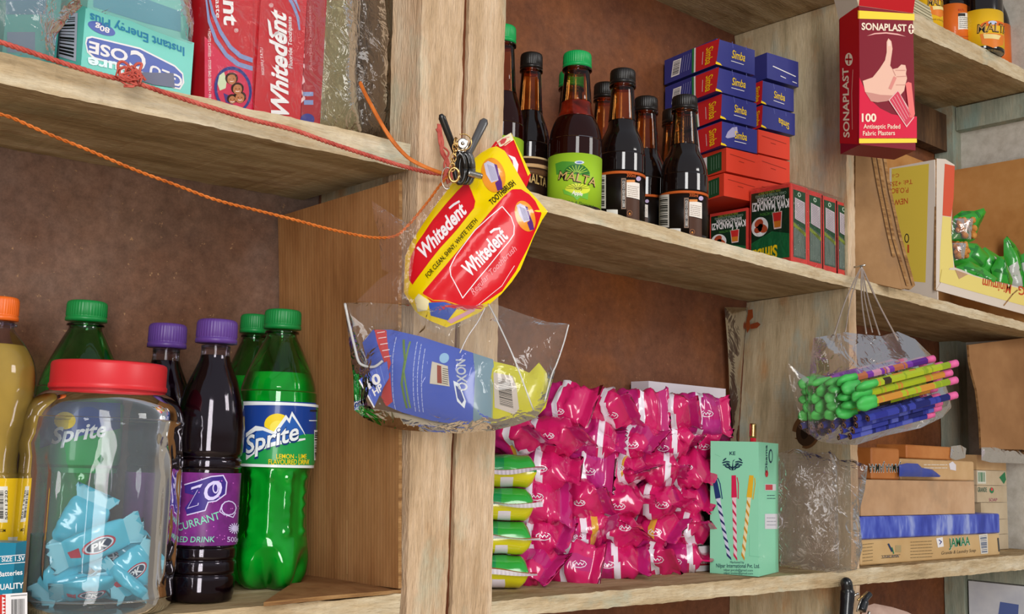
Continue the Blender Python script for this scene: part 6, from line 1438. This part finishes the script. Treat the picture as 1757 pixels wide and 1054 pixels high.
# snack bags
SG = ink('#2f9a2e', .22, .6); SG2 = ink('#1f7a2a', .22, .6); SGY = ink('#b9bcb4', .3, .4); PUF = mixed('orange puffed snacks', ['#a8642a', '#c8863c', '#d9a056'], (1, 1, 1), .8, 4, .6, 1, None, nscale=70)
SNF = film('clear snack bag window', '#fff6ea', .05, .9, .6, 40, .05)
def snack(ol, y, label, puffs=None, gry=None, seed=0, T=.014, yaw=-30):
    pl = Plane(Yp(ol[0][0], ol[0][1], y), yaw); uvp = [pl.uv(*p) for p in ol]; fn = pillow_fn(uvp, T, .012, .004, 30, seed)
    root = empty('snack_bag', pl.at(sum(p[0] for p in ol)/len(ol), max(p[1] for p in ol)), label, 'snack bag', 'green snack bags in the yellow carton')
    m = MB(); sheet(m, pl, ol, SG, fn, .005); sheet(m, pl, ol, SG2, fn, .01, -1); d = Drape(pl, m, .005)
    if gry: [poly(m, d, g, SGY, 1) for g in gry]
    for k in range(3): a = ol[(k*2) % len(ol)]; b = ol[(k*2+3) % len(ol)]; line(m, d, [lerp2(a, b, .15), lerp2(a, b, .5)], 5, SG2, 1)
    obj('wrapper', m, root)
    if puffs:
        m = MB(); rd = random.Random(seed+3); xs = [p[0] for p in puffs]; ys = [p[1] for p in puffs]
        for k in range(26):
            x_, y_ = rd.uniform(min(xs), max(xs)), rd.uniform(min(ys), max(ys)); m.ball(pl.at(x_, y_, T+rd.uniform(-.004, .003)), rd.uniform(.004, .0065), PUF, 6, (1.2, .8, 1))
        o = obj('puffed_snacks', m, root, kind='stuff')
        m = MB(); w_ = Plane(pl.O+pl.N*(T+.008), yaw); po = [(min(xs)-3, min(ys)-3), (max(xs)+6, min(ys)-3), (max(xs)+2, max(ys)+3), (min(xs)-3, max(ys)+3)]; sheet(m, w_, po, SNF, pillow_fn([w_.uv(*q) for q in po], .004, .006, .002, 40, 1), .006); obj('clear_window', m, root)
snack([(1636, 372), (1650, 362), (1672, 362), (1688, 357), (1692, 364), (1682, 385), (1672, 412), (1655, 420), (1632, 412)], .085, 'snack bag with pointed green top and orange puffs, highest in the carton', [(1636, 378), (1664, 378), (1664, 408), (1636, 408)], None, 1)
snack([(1632, 420), (1650, 416), (1676, 418), (1700, 440), (1690, 462), (1650, 462), (1630, 452)], .070, 'snack bag with orange puffs at the left corner of the carton', [(1633, 420), (1652, 420), (1652, 442), (1633, 442)], None, 2)
snack([(1668, 440), (1690, 424), (1715, 440), (1735, 470), (1730, 490), (1690, 486), (1664, 470)], .055, 'crumpled green snack bag lying in the middle of the carton', None, [[(1700, 440), (1712, 448), (1718, 462), (1706, 456)]], 3)
snack([(1640, 458), (1664, 448), (1690, 462), (1712, 478), (1700, 492), (1650, 484)], .040, 'green snack bag low behind the torn front edge of the carton', None, None, 4)
snack([(1722, 412), (1728, 405), (1742, 420), (1752, 436), (1758, 460), (1756, 500), (1736, 498), (1726, 470), (1722, 440)], .045, 'tall green snack bag with grey panel at the right edge', None, [[(1728, 458), (1738, 450), (1744, 470), (1752, 492), (1736, 494), (1730, 478)]], 5)
snack([(1700, 462), (1712, 440), (1722, 440), (1738, 480), (1734, 502), (1708, 494)], .030, 'green snack bag standing between the middle one and the right one', None, [[(1742, 452), (1754, 450), (1757, 470), (1748, 476)]], 6)
snack([(1748, 440), (1764, 430), (1790, 450), (1795, 505), (1758, 500), (1746, 470)], .030, 'green and grey snack bag cut by the right edge of the picture', None, [[(1749, 452), (1762, 450), (1768, 480), (1754, 478)]], 7)

# ================================================================== right bay, top shelf
GBR = 'malt drink bottles on the top right shelf'
YLAB = ink('#e6b41c', .4, .2); OLAB = ink('#dd6a22', .4, .2); BEZ = lambda x: zE(x)
def art_ym(cx, cy, w_):
    def g(m, sf):
        s_ = w_/35.0
        ell(m, sf, cx+4*s_, cy-8*s_, 25*s_, 13*s_, ink('#dd6a22', .4), 1, n=20, a0=180, a1=360); ell(m, sf, cx+3*s_, cy-17*s_, 8*s_, 3.5*s_, ink('#b9c4da', .4), 2)
        poly(m, sf, [(cx-20*s_, cy+4*s_), (cx+24*s_, cy+8*s_), (cx+22*s_, cy+24*s_), (cx+4*s_, cy+29*s_), (cx-16*s_, cy+22*s_)], ink('#dd7a28', .4), 2); poly(m, sf, [(cx-14*s_, cy+4*s_), (cx+18*s_, cy+7*s_), (cx+14*s_, cy+14*s_), (cx-12*s_, cy+12*s_)], ink('#e6cf8a', .4), 3)
        text(m, sf, 'MALTA', (cx-25*s_, cy+3*s_), (cx+38*s_, cy+5*s_), (cx-24*s_, cy-14*s_), BK, 5, .04); text(m, sf, 'MALTA', (cx-24*s_, cy+2*s_), (cx+38*s_, cy+4*s_), (cx-23*s_, cy-13*s_), ink('#b98f4e', .4), 6, .0)
        text(m, sf, 'Smooth & Rich Flavour', (cx-20*s_, cy+36*s_), (cx+24*s_, cy+42*s_), (cx-20*s_, cy+32*s_), ink('#7a5a14', .4), 3, .0)
    return g
def art_or(m, sf):
    quad(m, sf, 1644, 23, 1667, 51, ink('#e2dcd2', .4), 1); fuzz_lines(m, sf, 1646, 28, 1665, 48, 6, .8, INKD, 3, dy=2); quad(m, sf, 1644, 23, 1656, 28, INKD, 2); text(m, sf, 'MALTA', (1644, 19), (1654, 19), (1644, 15), ink('#b5421a', .4), 2, .02); fuzz_lines(m, sf, 1644, 60, 1668, 76, 3, 1, ink('#a8481a', .4), 3)
malt(1608, .045, 24, -122, BLK, COLA, .66, 'malt bottle with yellow label, leftmost on the top right shelf beside the cards', GBR, lab=-28, labcol=YLAB, art=art_ym(1610, 8, 26), base_z=BEZ)
malt(1631, .075, 24, -112, BLK, COLA, .66, 'malt bottle with orange and yellow label, second from left on the top right shelf', GBR, lab=-20, labcol=OLAB, art=art_ym(1633, 20, 24), base_z=BEZ)
malt(1652, .050, 25, -98, BLK, COLA, .66, 'malt bottle with orange label and white text panel on the top right shelf', GBR, lab=6, labcol=OLAB, art=art_or, base_z=BEZ)
malt(1703, .020, 36, -130, BLK, COLA, .66, 'large malt bottle with bright yellow label at the top right', GBR, lab=15, labcol=YLAB, art=art_ym(1700, 55, 33), base_z=BEZ)
malt(1727, .075, 26, -70, BLK, COLA, .66, 'malt bottle with orange label half hidden behind the bright yellow labelled one', GBR, lab=40, labcol=OLAB, base_z=BEZ)
for k in range(9):
    O_ = Yp(1552, 22, .022+.0005*k); O_.z = zE(O_.x)+.0006+k*.0052; m = MB(); f = Plane(O_, 0); w_ = colpx(O_, Vector((1, 0, 0)), 1606-k*1.2)
    m.hexa(O_, (w_, 0, 0), (0, .06, 0), (0, 0, .0036), ink('#c9bf9e' if k % 2 else '#b5ab8c', .7)); obj('card_pad', m, label='thin cream card pad in the pile at the left end of the top right shelf', cat='card', group='cream card pads piled on the top right shelf')

# ================================================================== right bay, lower shelf: soap
SOAP = mixed('amber laundry soap', ['#a8622c', '#b5713a', '#c28046'], (1, 1, 1), .45, 4, .1, 1, None, nscale=10); TAN = mixed('tan soap bar', ['#b58f62', '#c49e70', '#cfac80'], (1, 1, 1), .5, 4, .1, 1, None, nscale=10); CRS = mixed('pale wrapped soap', ['#b8a284', '#c4b092', '#cdbb9f'], (1, 1, 1), .4, 4, .1, 1, None, nscale=12)
JAM = mixed('printed soap wrapper', ['#c09a66', '#c9a674', '#d0b080'], (1, 1, 1), .35, 3, .1, 1, None, nscale=8); JG = ink('#2c7a4e', .4)
MBL = mixed('blue marbled soap', ['#2f3f9a', '#3c4cae', '#5a6cc4', '#9aa6d8'], (2.6, 1, 1), .35, 3, .1, 1, None, nscale=13)
def bar(A, B, T, y, d, mat, label, art=None, cat='soap', name='soap_bar', yaw=0, z=None, bev=.0018, group=None):
    O = Yp(A[0], A[1], y)
    if z is not None: O.z = z
    f = Plane(O, yaw); w = colpx(O, f.U, B[0]); h = rowpx(O, UPV, T[1]); m = MB(); bk = -f.N*d
    r = min(bev, h*.3); prof = [(r, 0), (0, r), (0, h-r), (r, h), (d-r, h), (d, h-r), (d, r), (d-r, 0)]; vs = []
    for X_, q in ((0, r), (r, 0), (w-r, 0), (w, r)):
        for a, b in prof:
            aa = a if q == 0 else max(r, min(d-r, a)) ; bb = b if q == 0 else max(r, min(h-r, b)); vs.append(O+f.U*X_-f.N*aa+UPV*bb)
    n = 8; fs = [(i*n+k, i*n+(k+1) % n, (i+1)*n+(k+1) % n, (i+1)*n+k) for i in range(3) for k in range(n)]+[tuple(range(n)), tuple(3*n+k for k in range(n))]
    m.add(vs, fs, mat)
    if art: art(m, f)
    o = obj(name, m, label=label, cat=cat, group=group); return O, w, h
def art_j(m, f):
    text(m, f, 'JAMAA', (1628, 939), (1664, 935), (1627, 924), WHB, 3, .08); text(m, f, 'JAMAA', (1628, 939), (1664, 935), (1627, 924), JG, 4, .04); text(m, f, 'Grande & Laundry Soap', (1615, 952), (1674, 947), (1615, 946), ink('#6a5a44', .5), 3, .0, .2)
    poly(m, f, [(1606, 924), (1617, 922), (1619, 938), (1609, 940)], WHB, 2); line(m, f, [(1611, 927), (1615, 930), (1612, 934)], 1.6, ink('#33408a', .5), 3)
    bars(m, f, [(1679, 918), (1694, 916), (1695, 950), (1683, 951)], ink('#4a5a7a', .5), 14, 3, 3, ink('#d8d2c8', .5), 1)
    for (x0, y0, x1, y1, n_) in ((1480, 932, 1498, 966, 6), (1512, 952, 1544, 960, 2), (1562, 928, 1600, 960, 6)): fuzz_lines(m, f, x0, y0, x1, y1, n_, 1, ink('#7a6848', .5), 3, dy=-2)
    line(m, f, [(1524, 934), (1530, 946)], 3, ink('#2a3a5a', .5), 3); line(m, f, [(1530, 940), (1533, 950)], 2, JG, 3); quad(m, f, 1536, 936, 1546, 948, ink('#a8946a', .5), 2)
    text(m, f, 'USALAMA', (1514, 958), (1542, 956), (1514, 954), ink('#3a4a6a', .5), 3, .0); line(m, f, [(1712, 924), (1714, 946)], 2.4, ink('#4a4a4a', .5), 3)
SOY = .018
z1 = zC(.6)+.0008
O1_, w1_, h1_ = bar((1478, 976), (1716, 955), (1478, 927), SOY, .055, JAM, 'long wrapped soap bar with green brand word at the bottom of the stack', art_j, z=z1)
z2 = z1+h1_+.0005
O2_, w2_, h2_ = bar((1478, 926), (1716, 911), (1478, 887), SOY, .055, MBL, 'long blue marbled soap bar in the middle of the stack', z=z2)
z3 = z2+h2_+.0005
O3_, w3_, h3_ = bar((1478, 886), (1673, 878), (1478, 823), SOY+.003, .05, M_CARDP, 'plain cardboard tray front standing on the blue marbled soap', None, 'cardboard', 'cardboard_tray', z=z3, bev=.0006)
z4 = z3+h3_+.0005
def art_s(m, f): text(m, f, 'JAMAA JAMAA', (1545, 797), (1490, 797), (1545, 811), WHB, 3, .06); text(m, f, 'JAMAA JAMAA', (1545, 797), (1490, 797), (1545, 811), ink('#2c3a2e', .4), 4, .01)
bar((1496, 818), (1544, 815), (1496, 768), .026, .050, SOAP, 'upright amber soap block with upside down brand word, left end', art_s, z=z4, yaw=0)
Ot, wt, ht = bar((1546, 818), (1672, 812), (1546, 787), .030, .05, TAN, 'tan wrapped soap bar lying behind the blue wrapper', lambda m, f: (poly(m, f, [(1628, 796), (1634, 792), (1640, 798), (1640, 808), (1630, 806)], ink('#d8d2d8', .4), 2), fuzz_lines(m, f, 1585, 795, 1625, 806, 2, 1.6, ink('#d8c8b4', .4), 3)), z=z4)
bar((1556, 786), (1634, 786), (1556, 763), .034, .05, SOAP, 'amber soap bar lying on top of the tan one', None, z=z4+ht+.0008)
WRP = film('crinkled white soap wrapper', '#efe8ea', .45, .8, 1.0, 30, .12, '#d8ccd0')
hang_film('wrapper_end', [(1632, 766), (1648, 764), (1658, 770), (1656, 786), (1640, 790), (1630, 786)], .032, 0, .004, WRP, 'crinkled pale wrapper end on the top amber soap bar', 'wrapper', .003, 50, 3, True, .003)
m = MB(); ob = [(1543, 818), (1543, 798), (1556, 795), (1575, 796), (1582, 803), (1600, 806), (1614, 817), (1612, 819)]; pb = Plane(Yp(1560, 815, .020), 0); sheet(m, pb, ob, ink('#3a4794', .4, .3), pillow_fn([pb.uv(*q) for q in ob], .004, .006, .002, 40, 3), .004); sheet(m, pb, ob, ink('#3a4794', .4, .3), lambda u, v: .0002, .01, -1)
obj('blue_wrapper', m, label='torn blue wrapper lying in front of the tan soap bar', cat='wrapper')
GSP = 'pale wrapped soap bars stacked at the right edge'
z_ = zC(1.1)+.0006; ybar = .072
lbl = ['bottom of the right stack', 'second from the bottom of the right stack', 'third from the bottom of the right stack', 'third from the top, plain', 'second from the top, with a barcode', 'top of the right stack, smooth']
xL = place(1716, ybar, z_).x; rows = [(955, 930), (930, 906), (906, 874), (874, 845), (845, 817), (817, 793)]
for k in range(6):
    Ox = Vector((place(1680 if k < 3 else 1674, ybar, 0).x, ybar, z_)); hk = .0245+(.003 if k in (2, 3) else 0); wk = 1.133-Ox.x
    def art_k(m, f, k=k, hk=hk, wk=wk):
        f.uv = lambda a, b: (a*wk, b*hk)
        if k == 4: bars(m, f, [(.02, .95), (.30, .95), (.30, .1), (.02, .1)], JG, 16, 3, 3, ink('#d2cfc0', .5), 0); poly(m, f, [(.75, .55), (.95, .95), (.98, .4), (.9, .1)], JG, 2)
        if k == 3: text(m, f, 'GRANDE', (.02, .62), (.32, .62), (.02, .9), ink('#4a6a5a', .5), 3, .02); ell(m, f, .48, .72, .07, .18, JG, 3); ell(m, f, .48, .78, .04, .1, PRD, 4); text(m, f, 'SOAP', (.38, .05), (.66, .05), (.38, .25), ink('#a04a6a', .5), 3, .0)
    m = MB(); m.hexa(Ox, (wk, 0, 0), (0, .05, 0), (0, 0, hk), CRS if k != 5 else TAN); art_k(m, Plane(Ox, 0)); obj('soap_bar', m, label='pale wrapped soap bar, '+lbl[k], cat='soap', group=GSP); z_ += hk+.0006
# cardboard box flap standing on the pale stack
m = MB(); pc = [(1660, 592), (1757, 582), (1850, 574), (1850, 800), (1757, 790), (1684, 792), (1683, 730), (1676, 670), (1668, 630)]
card_slab([(1662, 592), (1757, 580), (1840, 572), (1840, 792), (1757, 772), (1684, 770), (1682, 720), (1676, 670), (1668, 640), (1664, 620)], .062, -10, .004, M_CARDP2 if 'M_CARDP2' in globals() else mixed('mid brown cardboard', ['#8a623e', '#966c46', '#a0764e'], (2, 2, 2), .85, 4, .2, 1, None, nscale=5, dist=.001), 'large brown cardboard flap standing above the pale soap stack', None, 'cardboard_flap')
hang_film('plastic_wrap', [(1684, 768), (1760, 768), (1840, 778), (1840, 800), (1760, 796), (1700, 794), (1684, 790)], .055, -5, .005, WRP, 'crinkled plastic along the foot of the brown cardboard flap', 'plastic wrap', .004, 40, 5, True, .005)

# ================================================================== below the lower shelf
NKB = pbr('black plastic grip', '#14171c', .3, coat=.5)
kr = empty('key_bunch', Yp(1460, 1030, -.02), 'black handled keys on a steel ring hanging at the lower shelf edge', 'keys')
m = MB(); m.tube(smoothpts(pxpath([(1452, 1000), (1454, 1015), (1453, 1035), (1450, 1080)], -.012)), [.0075]*6+[.009]*6+[.0085]*7, NKB, 14); m.ball(Yp(1452, 1001, -.012), .0075, NKB, 8); obj('black_grip', m, kr)
m = MB(); c = Yp(1474, 1046, -.018); m.tube([c+CR*(.013*math.cos(q*.35+1.6))+CU*(.020*math.sin(q*.35+1.6)) for q in range(0, 14)], .0018, STL, 8); obj('ring', m, kr)
m = MB(); m.tube(smoothpts(pxpath([(1478, 1048), (1484, 1030), (1492, 1020)], -.022)), [.006]*6+[.004]*7, NKB, 10); m.tube(pxpath([(1472, 1030), (1488, 1016)], -.024), .0012, GLD, 8); m.tube(pxpath([(1470, 1050), (1480, 1022)], -.024), .0010, STL, 8); obj('key', m, kr)
m = MB(); PKC = mixed('pinkish packaging', ['#a88a7c', '#b89a8c', '#c4a898'], (1, 1, 1), .5, 4, .3, 1, None, nscale=20); pq = [(1474, 1060), (1488, 1040), (1500, 1036), (1530, 1042), (1556, 1050), (1580, 1062), (1580, 1100), (1474, 1100)]
pn = Plane(Yp(1500, 1050, .05), -20); sheet(m, pn, pq, PKC, pillow_fn([pn.uv(*q) for q in pq], .010, .010, .002, 30, 3), .006); obj('packet', m, label='pinkish crumpled packet under the lower shelf beside the keys', cat='packet')
m = MB(); WP = mixed('whitewashed sheet', ['#c2c6d2', '#cfd2da', '#dcdde2'], (1, 1, 1), .8, 4, .2, 1, None, nscale=12); Ow = Vector((1.135, -.1, zC(1.1)-.30)); m.hexa(Ow, (.002, 0, 0), (0, .245, 0), (0, 0, .24), WP)
pw = Plane(Ow, -90); poly(m, pw, [(1716, 1033), (1748, 1038), (1746, 1075), (1710, 1075)], ink('#5a6ca8', .7), 1); obj('paper_sheet', m, label='white paper sheet with a blue patch pinned under the lower shelf at right', cat='paper')
